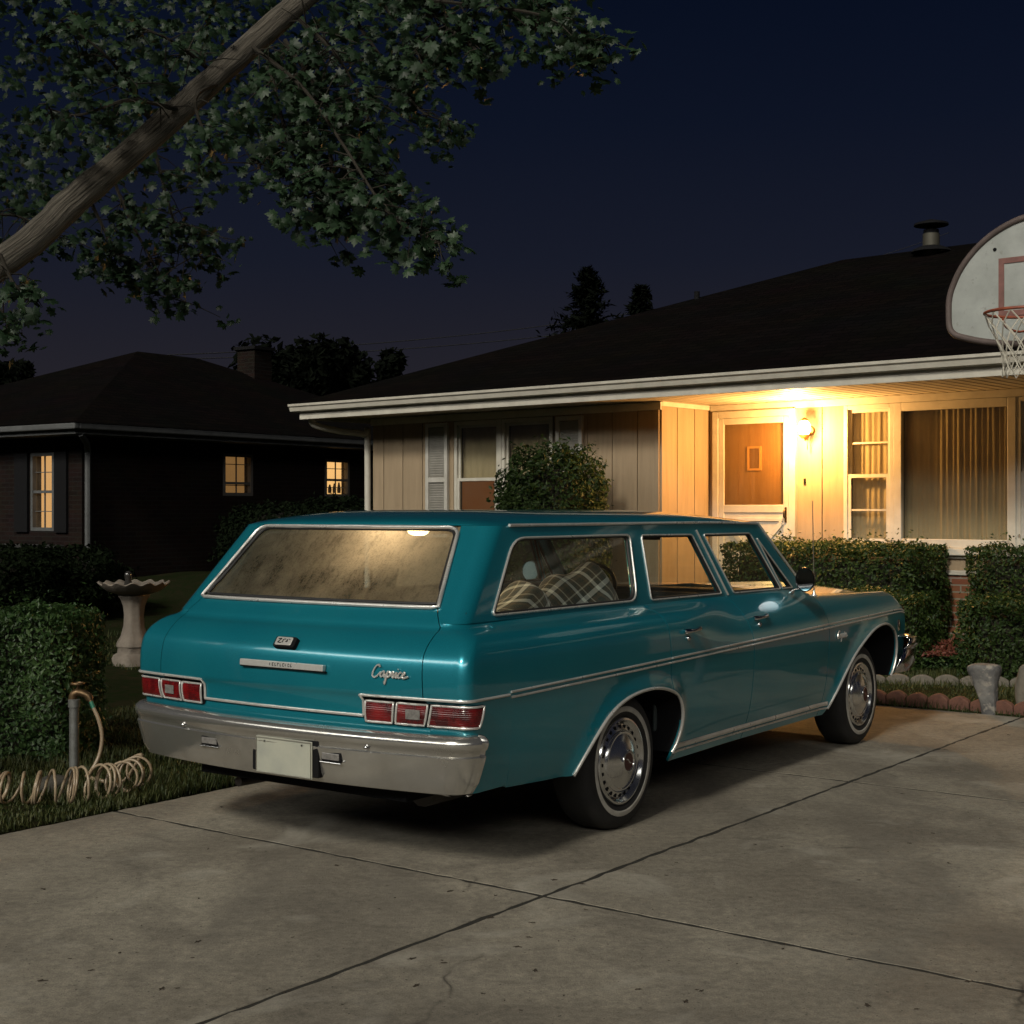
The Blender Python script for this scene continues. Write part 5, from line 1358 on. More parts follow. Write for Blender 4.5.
# dark shrubs by the neighbour's wall
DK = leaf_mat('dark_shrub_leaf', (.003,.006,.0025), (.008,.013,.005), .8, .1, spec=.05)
for k, (px, Z, rx, rz, lb) in enumerate(((345,20.5,.85,.62,'dark shrub under the rightmost lit window of the brick house'),(285,20.2,.95,.58,'broad dark shrub along the side wall of the brick house'),(40,17.5,1.0,.42,'dark low shrub below the tall lit window of the brick house'),(-10,17.0,1.0,.42,'dark low shrub at the left edge before the brick house'))):
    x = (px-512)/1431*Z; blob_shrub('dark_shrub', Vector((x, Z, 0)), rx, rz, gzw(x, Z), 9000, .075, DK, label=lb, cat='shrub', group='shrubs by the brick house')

# ---- flowers in the gap between the hedges
PET = leaf_mat('red_petal', (.15,.035,.022), (.25,.09,.06), .5, .3); STEM = leaf_mat('flower_leaf', (.02,.05,.012), (.06,.10,.03), .5, .2)
for k in range(7):
    px = 928+k*5.2; Z = 12.75+.12*(k % 3); x = (px-512)/1431*Z; zb = gzw(x, Z)
    o = empty('flower_plant', (x, Z, zb)); tag(o, label='small red flowering plant in the bed between the hedges', cat='flower', group='red flowers in the bed')
    hb_ = .12+.025*(k % 3)
    P = np.stack([rng.normal(0,.05,120), rng.normal(0,.05,120), rng.uniform(.01,hb_,120)], 1); V, F = scatter_leaves(P, np.tile([0,0,1.],(120,1)), .045, LEAF, LEAF_F, .6); np_mesh('leaves', V, F, STEM, o)
    P = np.stack([rng.normal(0,.05,60), rng.normal(0,.05,60), hb_+rng.uniform(0,.05,60)], 1); V, F = scatter_leaves(P, np.tile([0,-.5,.8],(60,1)), .04, LEAF, LEAF_F, .6); np_mesh('petals', V, F, PET, o)

# ---- scalloped edging
TERRA = mat('brick_edging', (.17,.075,.05), .85, c2=(.10,.045,.032), scale=9, bump=.4, bscale=50)
PALE = mat('pale_concrete_edging', (.17,.15,.12), .9, c2=(.11,.098,.08), scale=7, bump=.5, bscale=40)
def scallop(name, p, ax, wd_, h, th, mtl, lab, cat, grp, waves=1):
    n = 10; ol = [(0,-.06)]+[(wd_*k/n, h*(.62+.38*math.sin(PI*k/n))) for k in range(n+1)]+[(wd_,-.06)]
    ay = Vector((-ax.y, ax.x, 0)); M = Matrix(((ax.x, ay.x, 0, p.x), (ax.y, ay.y, 0, p.y), (0,0,1,p.z), (0,0,0,1)))
    o = empty(name, p); tag(o, label=lab, cat=cat, group=grp); M.translation = (0,0,0)
    return o, ol, M, th, mtl
def scallop_row(name, p0, ax, cnt, wd_, h, th, mtl, lab, cat, grp):
    for k in range(cnt):
        p = p0+ax*(wd_*k); p = Vector((p.x, p.y, gzw(p.x, p.y)-.01))
        ay = Vector((-ax.y, ax.x, 0)); tl_ = R(random.uniform(-2.5, 2.5)); hh = h*random.uniform(.93, 1.07)
        n = 12; ww = wd_-.006
        ol = [(0,-.06)]+[(ww*i/n, hh*(.60+.40*math.sin(PI*i/n)**.8)) for i in range(n+1)]+[(ww,-.06)]
        M = Matrix(((ax.x, ay.x, 0, p.x), (ax.y, ay.y, 0, p.y), (0,0,1,p.z), (0,0,0,1))) @ Matrix.Rotation(tl_, 4, 'Y')
        o = MB().prism(ol, -th/2, th/2).build(name, mtl, bevel=.010); o.matrix_world = M
        tag(o, label=lab, cat=cat, group=grp)
scallop_row('brick_edging', dw(DS+.08, 5.35), -LS, 16, .165, .105, .07, TERRA, 'scalloped brick edging piece along the lawn at the head of the driveway', 'edging', 'brick edging along the driveway')
p_ = Vector((3.05,13.55,0))
scallop_row('concrete_edging', Vector((3.02,12.32,0)), Vector((.93,-.37,0)).normalized(), 7, .20, .095, .05, PALE, 'pale scalloped concrete edging piece in front of the low hedges', 'edging', 'pale edging before the hedges')
# the weathered stone and the pale piece leaning beside it
STONE = mat('weathered_stone', (.19,.185,.175), .92, c2=(.075,.075,.078), scale=7, ramp=(.35,.62), bump=.9, bscale=22, c3=(.26,.24,.21), s3=16, f3=.4)
def rock(name, secs, loc, rz, mtl, **kw):
    """stacked rounded sections: (z, rx, ry, ox)"""
    n = 20; rows_ = []
    for z, rx, ry, ox in secs:
        r = []
        for k in range(n):
            q = 2*PI*k/n; c_, s_ = math.cos(q), math.sin(q)
            kx = math.copysign(abs(c_)**.6, c_)*rx; ky = math.copysign(abs(s_)**.6, s_)*ry
            j = 1+.10*math.sin(q*3+z*30)*math.sin(q*5-z*17)+.05*math.sin(q*9+z*50)
            r.append(Vector((ox+kx*j, ky*j, z)))
        rows_.append(r)
    mbx = MB().grid(rows_, closed=True); k0 = len(secs)
    mbx.f.append(tuple((k0-1)*n+i for i in range(n))); mbx.m.append(0)
    o = mbx.build(name, mtl, smooth=180, subd=1); o.location = loc; o.rotation_euler = (0,0,rz); tag(o, **kw); return o
sx, sy = 3.57, 10.78
rock('garden_stone', [(-.06,.05,.06,.03),(.0,.055,.06,.03),(.06,.06,.06,.025),(.14,.075,.065,.01),(.22,.095,.075,-.005),(.29,.118,.09,-.01),(.325,.125,.095,-.012),(.345,.11,.085,-.008),(.352,.06,.05,0)], (sx,sy,.02), R(-38), STONE, label='weathered grey stone block, wide at the top, standing where the edging meets the driveway', cat='stone')
rock('pale_garden_stone', [(-.06,.14,.06,0),(.06,.15,.06,0),(.14,.15,.055,.01),(.20,.13,.05,.0),(.25,.09,.045,-.03),(.285,.05,.035,-.04),(.29,.02,.02,-.04)], (4.0,10.95,.06), R(-38), PALE, label='pale humped concrete edging stone at the right edge beside the weathered stone', cat='stone')
rock('dark_garden_rock', [(-.06,.11,.09,0),(.03,.12,.09,0),(.06,.10,.08,.01),(.09,.06,.05,0),(.10,.02,.02,0)], (-2.47,7.72,.0), R(20), mat('dark_rock', (.06,.055,.045), .95, c2=(.03,.028,.024), scale=8, bump=.8), label='small dark rock lying at the foot of the standpipe', cat='stone')

# ---- grass
GR = leaf_mat('grass_blade', (.022,.040,.008), (.085,.090,.028), .6, .25, .9)
def blades(n, sfun, name, lab=None):
    s, l = sfun(n); P = np.zeros((n, 3)); P[:, 0] = math.sin(SA)*s-math.cos(SA)*l; P[:, 1] = math.cos(SA)*s+math.sin(SA)*l
    P[:, 2] = [gz(a, b2)-.005 for a, b2 in zip(s, l)]
    h = rng.uniform(.025, .065, n)*(1+.5*np.sin(s*4.1+l*2)*np.sin(l*3.3)); w2 = rng.uniform(.0025, .0045, n); q = rng.uniform(0, 2*PI, n); ln = rng.uniform(.2, .9, n)*h
    d = np.stack([np.cos(q), np.sin(q), 0*q], 1); e_ = np.stack([-np.sin(q), np.cos(q), 0*q], 1); up = np.array([0,0,1.])
    V = np.stack([P-e_*w2[:, None], P+e_*w2[:, None], P+d*(ln*.45)[:, None]+up*(h*.62)[:, None]+e_*(w2*.7)[:, None], P+d*(ln*.45)[:, None]+up*(h*.62)[:, None]-e_*(w2*.7)[:, None], P+d*ln[:, None]+up*h[:, None]], 1)
    F = (np.arange(n)*5)[:, None, None]+np.array([(0,1,2),(0,2,3),(3,2,4)])[None]
    return V.reshape(-1, 3), F.reshape(-1, 3)
V1, F1 = blades(60000, lambda n: (rng.uniform(3.2, 12.5, n), DL+.02+2.9*rng.random(n)**1.5), 'a')
V2, F2 = blades(34000, lambda n: (DS+.02+2.6*rng.random(n)**1.3, rng.uniform(1.2, 6.3, n)), 'b')
V3, F3 = blades(26000, lambda n: (rng.uniform(8.5, 17, n), rng.uniform(8.2, 13, n)), 'c')
go = np_mesh('grass', np.concatenate([V1, V2, V3]), np.concatenate([F1, F2+len(V1), F3+len(V1)+len(V2)]), GR)
tag(go, label='short patchy grass of the lawn beside and beyond the driveway', cat='grass', kind='stuff')
# ------------------------------------------------------------------ bird bath
BST = mat('cast_stone', (.20,.17,.14), .9, c2=(.13,.11,.092), scale=6, bump=.5, bscale=45)
bx_, by_ = -3.62, 13.7; bz = gzw(bx_, by_)
BB = empty('bird_bath', (bx_, by_, bz), label='cast stone bird bath with a scalloped bowl on the lawn left of the car', cat='bird bath')
def oct_sec(r, z, n=24, fl=.0): return [Vector((r*(1+fl*math.cos(8*2*PI*k/n))*math.cos(2*PI*k/n), r*(1+fl*math.cos(8*2*PI*k/n))*math.sin(2*PI*k/n), z)) for k in range(n)]
MB().grid([oct_sec(r, z, 48, .03) for r, z in ((.20,-.03),(.205,.05),(.19,.08),(.155,.10),(.15,.15),(.165,.165),(.16,.20),(.125,.26),(.098,.36),(.092,.46),(.102,.55),(.13,.62),(.15,.645),(.15,.66))], closed=True).build('pedestal', BST, BB, smooth=50)
rows_ = []
for r, z, s_ in ((.08,.655,0),(.17,.665,0),(.25,.695,.2),(.315,.745,.7),(.335,.765,1),(.325,.775,1),(.30,.762,.8),(.22,.728,.2),(0.01,.72,0)):
    rows_.append([Vector((r*(1+.035*s_*math.cos(14*q))*math.cos(q), r*(1+.035*s_*math.cos(14*q))*math.sin(q), z+.013*s_*math.cos(14*q))) for q in np.linspace(0, 2*PI, 113)[:-1]])
MB().grid(rows_, closed=True).build('bowl', BST, BB, smooth=60)
FG = mat('dark_glazed_ceramic', (.03,.028,.026), .18, coat=.5)
o = MB().lathe([(0,0),(.035,0),(.042,.03),(.030,.075),(.036,.11),(.034,.135),(.020,.155),(0,.160)], 18).build('ornament', FG, smooth=60); o.location = (bx_-.06, by_+.02, bz+.722)
tag(o, 'small dark glossy ornament standing in the bowl of the bird bath', 'ornament')

# ------------------------------------------------------------------ standpipe and coiled hose
GALV = mat('galvanised_pipe', (.30,.31,.30), .5, .7, c2=(.17,.17,.16), scale=14, rvar=.1)
tx, ty = -2.455, 8.02; tz = gzw(tx, ty)
ST = empty('standpipe', (tx, ty, tz), label='galvanised standpipe with a brass tap in front of the hedge', cat='tap')
MB().tube([(0,0,-.1),(0,0,.44)], .027, 14).build('pipe', GALV, ST, smooth=60)
MB().lathe([(.027,0),(.034,.004),(.034,.045),(.027,.05)], 12, Matrix.Translation((0,0,.40))).build('pipe_coupling', GALV, ST, smooth=40)
TAPM = mat('tap_brass', (.22,.14,.07), .45, .8, c2=(.13,.085,.05), scale=30)
tp = MB().tube(smooth_path([(-.01,0,.44),(0,0,.475),(.03,-.0,.485),(.075,-.0,.468),(.09,-.0,.445)], 4), [.024]*8+[.021]*9, 10).build('tap', TAPM, ST, smooth=60)
MB().tube([(.02,0,.48),(.02,0,.535)], .009, 8).build('tap_stem', TAPM, tp, smooth=60)
MB().tube([Vector((.02+.036*math.cos(q), .036*math.sin(q), .535)) for q in np.linspace(0, 2*PI, 17)[:-1]], .007, 6, closed=True).build('tap_wheel', TAPM, tp, smooth=60)
# hose: down from the tap, then a spring coil lying along the hedge
HOSE = mat('pale_hose_vinyl', (.33,.26,.175), .35, c2=(.25,.18,.115), scale=6)
Tp = Vector((tx, ty, tz))
lead = smooth_path([Tp+Vector(p) for p in ((.09,0,.445),(.112,-.01,.40),(.145,-.02,.33),(.165,-.03,.24),(.155,-.05,.14),(.12,-.08,.06),(.10,-.10,.035))], 8)
axp = smooth_path([(-3.05,7.40,.095),(-2.85,7.38,.095),(-2.62,7.33,.095),(-2.40,7.34,.095),(-2.20,7.43,.097),(-2.07,7.58,.10),(-2.02,7.78,.105)], 10)
axp = [Vector((p.x, p.y, p.z+gzw(p.x, p.y)-.01)) for p in axp]
d_ = [0]
for i in range(1, len(axp)): d_.append(d_[-1]+(axp[i]-axp[i-1]).length)
turns = 24; N_ = turns*22; hel = []
for i in range(N_+1):
    s_ = d_[-1]*i/N_; s_ = s_+.03*math.sin(i/22*1.9)
    s_ = min(max(s_, 0), d_[-1]-1e-6); j = max(k for k in range(len(d_)) if d_[k] <= s_); j = min(j, len(axp)-2)
    p = axp[j].lerp(axp[j+1], (s_-d_[j])/(d_[j+1]-d_[j])); t = (axp[j+1]-axp[j]).normalized()
    u = Vector((0,0,1)); v_ = t.cross(u).normalized(); q = 2*PI*i/22; r_ = .084+.006*math.sin(i*.023)
    off = u*(math.cos(q)*r_)+v_*(math.sin(q)*r_)+t*(.018*math.cos(q))
    hel.append(p+off)
HS = MB(); HS.tube(hel, .0075, 7); ho = HS.build('coil_hose', HOSE, smooth=60)
tag(ho, 'pale coiled spring hose lying on the grass and clipped to the standpipe tap', 'hose')
l2 = MB().tube(lead+smooth_path([lead[-1], lead[-1]+Vector((.10,-.12,.0)), Vector((axp[-1].x-.1, axp[-1].y+.02, .05)), hel[-1]], 8)[1:], .011, 8).build('hose_lead', HOSE, ho, smooth=60)
MB().tube(lead[2:9], .0125, 8).build('tape_wrap', mat('green_tape', (.02,.16,.10), .4), ho, smooth=60)
MB().tube(lead[0:3], .015, 8).build('hose_coupling', TAPM, ho, smooth=60)

# ------------------------------------------------------------------ basketball hoop
hy_ = HYAW
BK = Vector((3.245, 8.66, 0))        # under the middle of the board
HP = empty('basketball_hoop', BK, hy_, label='old white fan-shaped basketball backboard with an orange rim and net on a pole', cat='basketball hoop')
BRD = mat('backboard_paint', (.36,.375,.36), .6, c2=(.27,.285,.27), scale=4, bump=.1, c3=(.24,.24,.225), s3=22, f3=.32)
BEDGE = mat('backboard_edge', (.115,.085,.078), .7, c2=(.075,.055,.05), scale=8)
RIMP = mat('rim_paint', (.30,.07,.03), .5, c2=(.18,.05,.03), scale=20)
zb_ = 2.565
half = [(.0,-.02),(.20,-.015),(.40,.015),(.53,.05),(.59,.075),(.622,.12),(.628,.20),(.625,.30),(.60,.385),(.545,.49),(.46,.59),(.35,.675),(.22,.735),(.10,.762),(0,.768)]
hs = smooth_path([(a, b2, 0) for a, b2 in half], 3); ol = [(p.x, p.y) for p in hs]+[(-p.x, p.y) for p in hs[-2:0:-1]]
ol = [(a, zb_+b2) for a, b2 in ol]
bd_ = MB().prism(ol, -.0, .03).build('backboard', BRD, HP, bevel=.004)
MB().tube([(a, -.002, b2) for a, b2 in ol], .020, 8, closed=True).build('backboard_edge', BEDGE, bd_, smooth=60)
sq = MB(); frame_box(sq, -.305, .305, zb_+.16, zb_+.52, -.006, -.0005, .034); sq.build('target_square', mat('square_paint', (.23,.10,.085), .7, c2=(.15,.07,.06), scale=10), bd_)
for a, b2 in ((-.33,.58),(.33,.58)): MB().lathe([(0,.008),(.010,.006),(.012,0)], 10, Matrix.Translation((a,-.001,zb_+b2)) @ Matrix.Rotation(R(90), 4, 'X')).build('board_bolt', BLACK, bd_, smooth=60)
rc = Vector((0,-.36,zb_+.125)); rr_ = .2286
rm = MB().tube([rc+Vector((rr_*math.cos(q), rr_*math.sin(q), 0)) for q in np.linspace(0, 2*PI, 41)[:-1]], .0095, 8, closed=True).build('rim', RIMP, HP, smooth=60)
MB().box((-.06,-.13,rc.z-.05),(.06,-.0065,rc.z+.012)).build('rim_bracket', RIMP, rm, bevel=.006)
for sg in (-1, 1): MB().tube(smooth_path([(sg*.05,-.02,rc.z-.05),(sg*.12,-.14,rc.z-.085),(sg*.17,-.22,rc.z-.06),(sg*.18,-.25,rc.z-.008)], 4), .008, 6).build('rim_brace', RIMP, rm, smooth=60)
mbn = MB(); nl = 12; lv = [(0,.2286),(.07,.205),(.15,.165),(.23,.135),(.31,.125),(.37,.13)]
for k in range(nl):
    for d in (-1, 1):
        P = []
        for i, (dz, r_) in enumerate(lv):
            q = 2*PI*(k+.5*d*i)/nl; P.append(rc+Vector((r_*math.cos(q), r_*math.sin(q), -dz-.006)))
        mbn.tube(P, .0042, 5)
mbn.build('net', mat('net_cord', (.48,.45,.38), .9), HP)
MB().tube([(.42,.95,-.1),(.42,.95,2.2),(.38,.80,2.62),(.30,.50,2.86)], .055, 14).build('pole', mat('pole_paint', (.10,.10,.10), .6), HP, smooth=60)
for sg in (-1, 1): MB().tube([(.30,.5,2.86),(.25*sg,.04,zb_+(.55))], .02, 8).build('board_arm', mat('arm_paint', (.10,.10,.10), .6), HP, smooth=60)

# ------------------------------------------------------------------ maple reaching over the drive
BARK, nt, out = newmat('maple_bark'); L = nt.links.new
tc = nd(nt, 'ShaderNodeUVMap'); mp = nd(nt, 'ShaderNodeMapping'); mp.inputs['Scale'].default_value = (1,1,1); L(tc.outputs[0], mp.inputs[0])
nz = nd(nt, 'ShaderNodeTexNoise', Scale=6., Detail=8., Roughness=.65, Distortion=.6); mp.inputs['Scale'].default_value = (9, .8, 1); L(mp.outputs[0], nz.inputs['Vector'])
rp = nd(nt, 'ShaderNodeValToRGB'); e = rp.color_ramp.elements; e[0].position, e[1].position = .36, .64; e[0].color, e[1].color = rgba((.030,.026,.020)), rgba((.21,.185,.15)); L(nz.outputs['Fac'], rp.inputs[0])
b = nd(nt, 'ShaderNodeBsdfPrincipled', Roughness=.95); L(rp.outputs[0], b.inputs['Base Color']); bp = nd(nt, 'ShaderNodeBump', Strength=1., Distance=.03); L(nz.outputs['Fac'], bp.inputs['Height']); L(bp.outputs[0], b.inputs['Normal']); L(b.outputs[0], out.inputs[0])
TB = Vector((-4.35, 6.35, .05))
MT = empty('maple_tree', TB, label='maple tree whose thick limb and leafy twigs reach across the top left of the sky', cat='tree')
def ppx(x, y, Z): return Vector(((x-512)/1431*Z, Z, 1.53+(510-y)/1431*Z))
def limb(name, pts, r0, r1, parent, n=20, sub=8, knots=True, rl=None):
    P = smooth_path([p-TB for p in pts], sub); m_ = len(P); rr = [(r0+(r1-r0)*(i/(m_-1)))*(1+.05*math.sin(i*1.7)+.04*math.sin(i*.61+1)) for i in range(m_)]
    if rl: rr = [crv(list(range(len(rl))), [(q,) for q in rl], i/sub)[0]*(1+.03*math.sin(i*1.7)+.03*math.sin(i*.61+1)) for i in range(m_)]
    mbx = MB(); mbx.tube(P, rr, n)
    if knots:
        mbx.v = [tuple(Vector(v)+Vector((math.sin(i*12.9898)*.5, math.sin(i*78.233)*.5, math.sin(i*37.7)*.5))*rr[min(m_-1, i//n)]*.07) for i, v in enumerate(mbx.v)]
    o = mbx.build(name, BARK, parent, smooth=180); me = o.data; ul = me.uv_layers.new(name='UVMap')
    acc = [0]
    for i in range(1, m_): acc.append(acc[-1]+(P[i]-P[i-1]).length)
    for lp in me.loops:
        i = lp.vertex_index; k = i % n; ul.data[lp.index].uv = (min(k, n-k)/n*2*2*PI*rr[min(m_-1, i//n)], acc[min(m_-1, i//n)])
    return o
limb('trunk', [TB+Vector(p) for p in ((0,0,-.15),(.03,.02,.5),(.0,.05,1.3),(-.05,.1,2.2),(-.2,.2,3.2),(-.4,.3,4.6))], .30, .18, MT)
LB = [TB+Vector((.0,.03,1.0)), TB+Vector((.5,.12,1.45)), ppx(-220,395,6.6), ppx(0,264,6.8), ppx(75,200,6.9), ppx(150,137,7.0), ppx(228,66,7.1), ppx(302,0,7.2), ppx(380,-70,7.4), ppx(470,-160,7.6)]
limb('limb', LB, .165, .075, MT, rl=[.15,.12,.088,.074,.070,.066,.062,.058,.05,.04])
limb('limb', [TB+Vector((-.1,.12,2.6)), ppx(-250,60,7.6), ppx(-90,-60,8.2), ppx(90,-140,8.6), ppx(260,-190,8.8)], .14, .06, MT)
# twigs carry the leaves; dense where the photograph's sprays hang
MAP = leaf_mat('maple_leaf', (.008,.022,.010), (.032,.064,.028), .5, .22, .8)
LP = []; tw = MB()
def spray(pts, n, spread, r0=.012, droop=.0):
    P = smooth_path([ppx(*p)-TB for p in pts], 6); tw.tube(P, [r0*(1-.75*i/(len(P)-1)) for i in range(len(P))], 5)
    for _ in range(n//7):
        t = random.random()**.8*(len(P)-1); i = min(int(t), len(P)-2); c = P[i].lerp(P[i+1], t-i)
        sp_ = spread*(1.25-.45*t/len(P))
        q = c+Vector((random.gauss(0, sp_), random.gauss(0, sp_*1.2), random.gauss(-.03, sp_*.8))); tuft(q)
        tw.tube([c, c.lerp(q, .5)+Vector((0,0,.015)), q], [.004,.003,.0018], 4)
def tuft(q, n=6, s_=.042):
    for _ in range(n): LP.append(q+Vector((random.gauss(0, s_), random.gauss(0, s_), random.gauss(-.02, s_*.8))))
for a in (
    ([(250,45,7.1),(300,85,6.8),(340,140,6.7),(375,195,6.6),(398,222,6.6),(440,244,6.6)], 330, .085),
    ([(285,40,7.1),(330,110,7.0),(360,170,6.9),(395,205,6.9)], 330, .12),
    ([(270,70,7.0),(285,130,6.9),(305,190,6.9),(325,240,6.9)], 230, .10),
    ([(300,20,7.1),(340,60,7.0),(375,130,7.1)], 240, .13),
    ([(330,150,6.9),(335,195,6.8),(345,215,6.8)], 120, .09),
    ([(330,-30,7.3),(400,-5,7.0),(470,5,6.9),(540,15,6.8),(575,35,6.8),(605,42,6.8)], 330, .085),
    ([(400,-20,7.1),(440,20,7.0),(470,45,6.9),(492,60,6.9)], 230, .085),
    ([(440,-30,7.1),(510,-10,7.0),(560,0,6.9)], 160, .10),
    ([(355,20,8.4),(390,70,8.4),(420,110,8.3),(448,122,8.3)], 210, .09),
    ([(380,0,8.5),(410,40,8.4),(430,80,8.4)], 170, .12),
    ([(320,60,8.2),(300,120,8.2),(255,170,8.2)], 260, .17),
    ([(150,130,8.3),(165,190,8.3),(180,235,8.3),(205,262,8.3)], 260, .13),
    ([(110,170,8.4),(130,220,8.4),(160,275,8.4),(168,300,8.4)], 210, .10),
    ([(90,200,8.4),(110,245,8.4),(105,268,8.4)], 110, .08),
    ([(230,80,7.2),(195,100,6.8),(215,160,6.8),(195,165,6.8)], 60, .06),
    ([(180,110,7.0),(130,100,6.7),(80,115,6.6),(45,108,6.6)], 110, .075),
    ([(150,120,7.0),(110,60,6.7),(60,20,6.6)], 100, .09),
    ([(210,70,7.1),(170,40,6.8),(120,20,6.7)], 90, .09),
    ([(0,255,6.7),(15,285,6.6),(38,302,6.6)], 75, .06),
    ([(-40,260,6.8),(0,310,6.8),(22,335,6.8)], 70, .06),
    ([(-60,230,7.2),(10,215,7.5),(60,240,7.6)], 120, .12),
): spray(a[0], int(a[1]*1.5), a[2])
# the dark mass of the crown at the upper left
for _ in range(760):
    x = random.uniform(-160, 300); lim = 235-max(0, x-30)*.42
    y = random.uniform(-140, lim)*1.0; Z = random.uniform(8.0, 10.8)
    if y > 60 and math.sin(x*.045+y*.02)*math.sin(y*.05-x*.015) > .42: continue
    tuft(ppx(x, y, Z)-TB, 7, .085)
for _ in range(170): tuft(ppx(random.uniform(250, 470), random.uniform(-150, 10), random.uniform(8.0, 9.8))-TB, 7, .08)
# unseen crown leaves, added over and left of the frame to shade the mass
k = 0
while k < 6500:
    d = Vector((random.gauss(0,1), random.gauss(0,1), random.gauss(0,1))).normalized()*random.random()**.4
    p = Vector((-4.6+d.x*2.6, 5.2+d.y*3.6, 5.9+d.z*2.5)); px, py = p.x/max(.5, p.y)*1431+512, 510-(p.z-1.53)/max(.5, p.y)*1431
    k += 1
    if p.y < 1 or (px > -70 and py > -120) or p.x > -2.0: continue
    LP.append(p-TB)
def on_limb(p):      # leave the thick limb bare
    q = p+TB; px, py = q.x/q.y*1431+512, 510-(q.z-1.53)/q.y*1431
    line = [(-40,300),(0,264),(75,193),(152,137),(241,57),(305,0),(380,-70)]
    for (a, b2), (c, d2) in zip(line, line[1:]):
        if a <= px <= c: return abs(py-(b2+(d2-b2)*(px-a)/(c-a))) < 30 and q.y < 7.5
    return False
LP = [p for p in LP if not on_limb(p)]
P = np.array([tuple(p) for p in LP]); n = len(P)
V, F = scatter_leaves(P, np.tile([.1,-.55,.55], (n, 1)), .066, MAPLE, MAPLE_F, .55)
np_mesh('leaves', V, F, MAP, MT); tw.build('twigs', mat('twig_bark', (.022,.018,.012), .95), MT)['kind'] = 'stuff'

# ------------------------------------------------------------------ trees far behind, wires
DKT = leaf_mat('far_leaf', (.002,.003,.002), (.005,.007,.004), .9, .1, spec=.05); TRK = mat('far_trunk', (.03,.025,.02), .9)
def conifer(x, Z, zt, r0, lab):
    zb = gzw(x, Z); o = empty('conifer', (x, Z, zb)); tag(o, label=lab, cat='tree', group='conifers behind the beige house'); H_ = zt-zb
    MB().tube([(0,0,-.2),(0,0,H_*.97)], [.18,.02], 8).build('trunk', TRK, o)
    P = []; N_ = []
    for k in range(340):
        f = random.random()**.8; h = H_*(.28+.70*f); rl_ = (r0*(1-f)**.9+.05)*random.uniform(.55, 1.15); q = random.uniform(0, 2*PI)
        for t in np.linspace(.05, 1, 12):
            for _ in range(2): P.append((rl_*t*math.cos(q)+random.gauss(0,.06), rl_*t*math.sin(q)+random.gauss(0,.06), h-.30*rl_*t+.22*rl_*t*t+random.gauss(0,.05))); N_.append((0,0,1))
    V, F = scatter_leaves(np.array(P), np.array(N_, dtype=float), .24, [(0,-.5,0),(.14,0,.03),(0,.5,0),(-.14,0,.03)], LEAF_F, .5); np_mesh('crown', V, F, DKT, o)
def xz(px, py, Z): return ((px-512)/1431*Z, Z, 1.53+(510-py)/1431*Z)
x, Z, z = xz(588, 264, 34); conifer(x, Z, z, 2.7, 'taller dark conifer rising behind the roof of the beige house')
x, Z, z = xz(641, 282, 35); conifer(x, Z, z, 1.9, 'shorter dark conifer right of the taller one behind the roof')
def far_tree(px, py, Z, rx, rz, n, lab, spikes=0):
    x, Z, z = xz(px, py, Z); zb = gzw(x, Z); o = empty('far_tree', (x, Z, zb)); tag(o, label=lab, cat='tree', group='dark trees behind the houses'); H_ = z-zb
    MB().tube([(0,0,-.2),(.1,0,H_*.7)], [.22,.08], 8).build('trunk', TRK, o)
    C_ = [(random.gauss(0, rx*.45), random.gauss(0, rx*.4), H_-rz+random.uniform(-rz*.7, rz*.55), random.uniform(.3, .6)*rz) for _ in range(16)]
    for k in range(spikes): C_.append((random.uniform(-rx, rx), 0, H_-rz*.45+random.uniform(-.2, .25), .32*rz))
    P = []
    for _ in range(n):
        c = random.choice(C_); d = Vector((random.gauss(0,1), random.gauss(0,1), random.gauss(0,1))).normalized()*c[3]*random.uniform(.6, 1.05)
        P.append((c[0]+d.x, c[1]+d.y, c[2]+d.z))
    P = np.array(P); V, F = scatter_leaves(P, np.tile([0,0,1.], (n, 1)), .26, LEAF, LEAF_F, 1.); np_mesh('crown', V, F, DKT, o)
far_tree(300, 338, 36, 1.5, 1.3, 5200, 'dark leafy tree behind the chimney of the brick house', 5)
far_tree(352, 348, 38, 1.1, 1.1, 4200, 'smaller dark tree between the two houses', 4)
far_tree(-5, 362, 33, .8, .9, 2600, 'dark tree at the left edge behind the brick house roof', 2)
WIRE = mat('wire_cable', (.03,.03,.034), .6)
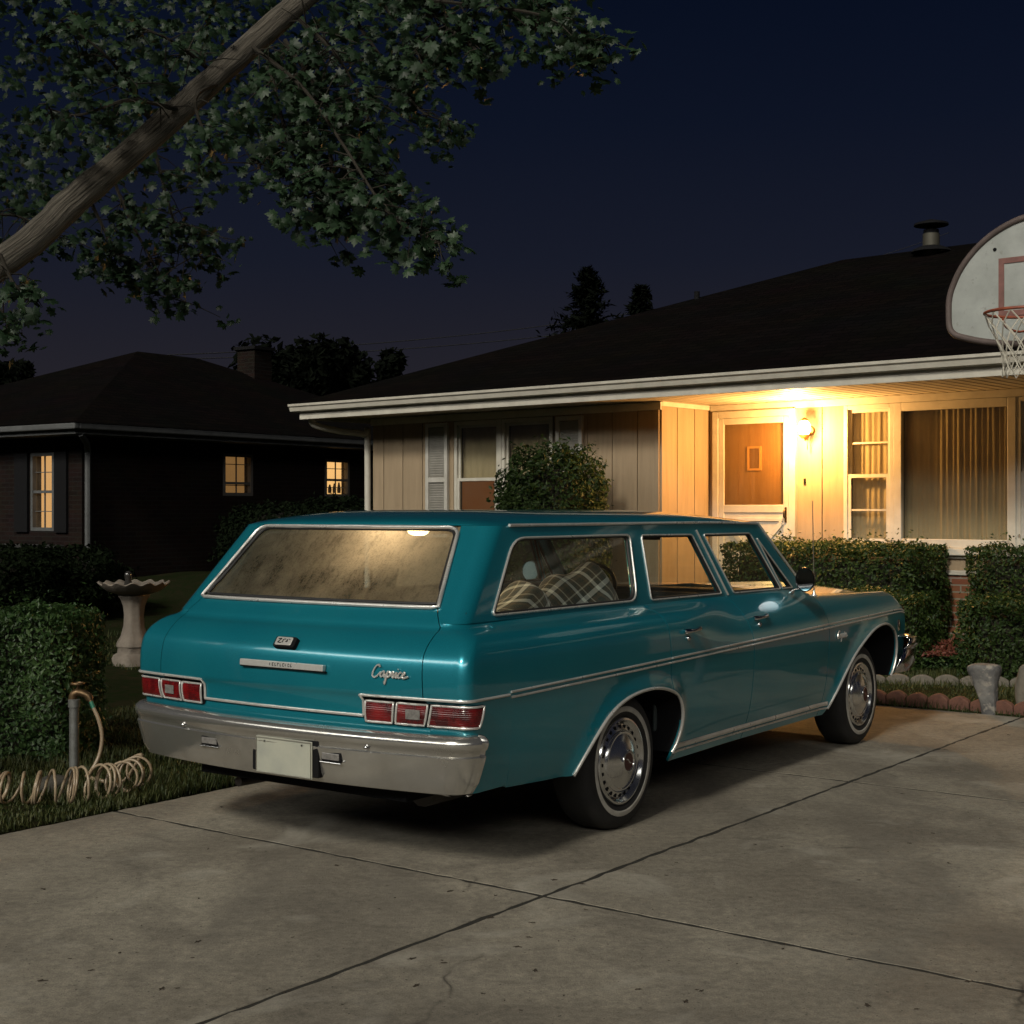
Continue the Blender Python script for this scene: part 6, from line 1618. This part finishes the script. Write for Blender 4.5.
for (a, b2, lab) in (((360,356,46),(735,290,60),'upper overhead wire crossing the sky between the trees'),((380,362,46),(760,300,60),'lower overhead wire crossing the sky between the trees')):
    A, B = Vector(xz(*a)), Vector(xz(*b2)); A2 = A+(A-B)*.35; B2 = B+(B-A)*.9
    P = [A2.lerp(B2, t)-Vector((0,0,1.2*(1-(2*t-1)**2))) +Vector((0,0,1.0)) for t in np.linspace(0, 1, 30)]
    tag(MB().tube(P, .016, 5).build('overhead_wire', WIRE), lab, 'wire', 'overhead wires')

# ------------------------------------------------------------------ dry leaves and crumbs on the concrete
LITM = mat('dry_leaf', (.020,.015,.010), .9, c2=(.045,.030,.018), scale=30)
me0 = None; rnd = random.Random(11)
for k in range(95):
    for _ in range(50):
        px, py = rnd.uniform(5, 1019), rnd.uniform(735, 1015); Zg = 1431*1.53/(py-510); p = Vector(((px-512)/1431*Zg, Zg, 0)); s_, l_ = wd(p.x, p.y)
        if s_ < DS-.1 and l_ < DL-.08 and not (-1.3 < ((p-Vector((-.2342,7.3969,0))).dot(Vector((.574,.819,0)))) < 4.2 and abs((p-Vector((-.2342,7.3969,0))).dot(Vector((-.819,.574,0)))) < 1.0): break
    if me0 is None or k % 24 == 0:
        a = [(.5+.25*rnd.random())*(1.0, .45)[i % 2]*1.0 for i in range(9)]
        pts_ = [(a[i]*math.cos(2*PI*i/9), .6*a[i]*math.sin(2*PI*i/9), .10*rnd.random()+.03) for i in range(9)]
        bmn = MB(); bmn.add(pts_+[(0,0,.02)]+[(q[0]*.98, q[1]*.98, q[2]-.06) for q in pts_], [(i, (i+1) % 9, 9) for i in range(9)]+[(i, i+10, (i+1) % 9+10, (i+1) % 9) for i in range(9)])
        oo = bmn.build('fallen_leaf', LITM); me0 = oo.data
    else:
        oo = oo.copy(); COL.objects.link(oo)
    sc_ = rnd.choice((.012,.014,.017,.022,.030)); oo.scale = (sc_, sc_, sc_*.7); oo.location = (p.x, p.y, .0005); oo.rotation_euler = (0, 0, rnd.uniform(0, 6.28))
    tag(oo, 'small dry dark leaf lying on the concrete driveway', 'leaf', 'dry leaves on the driveway')
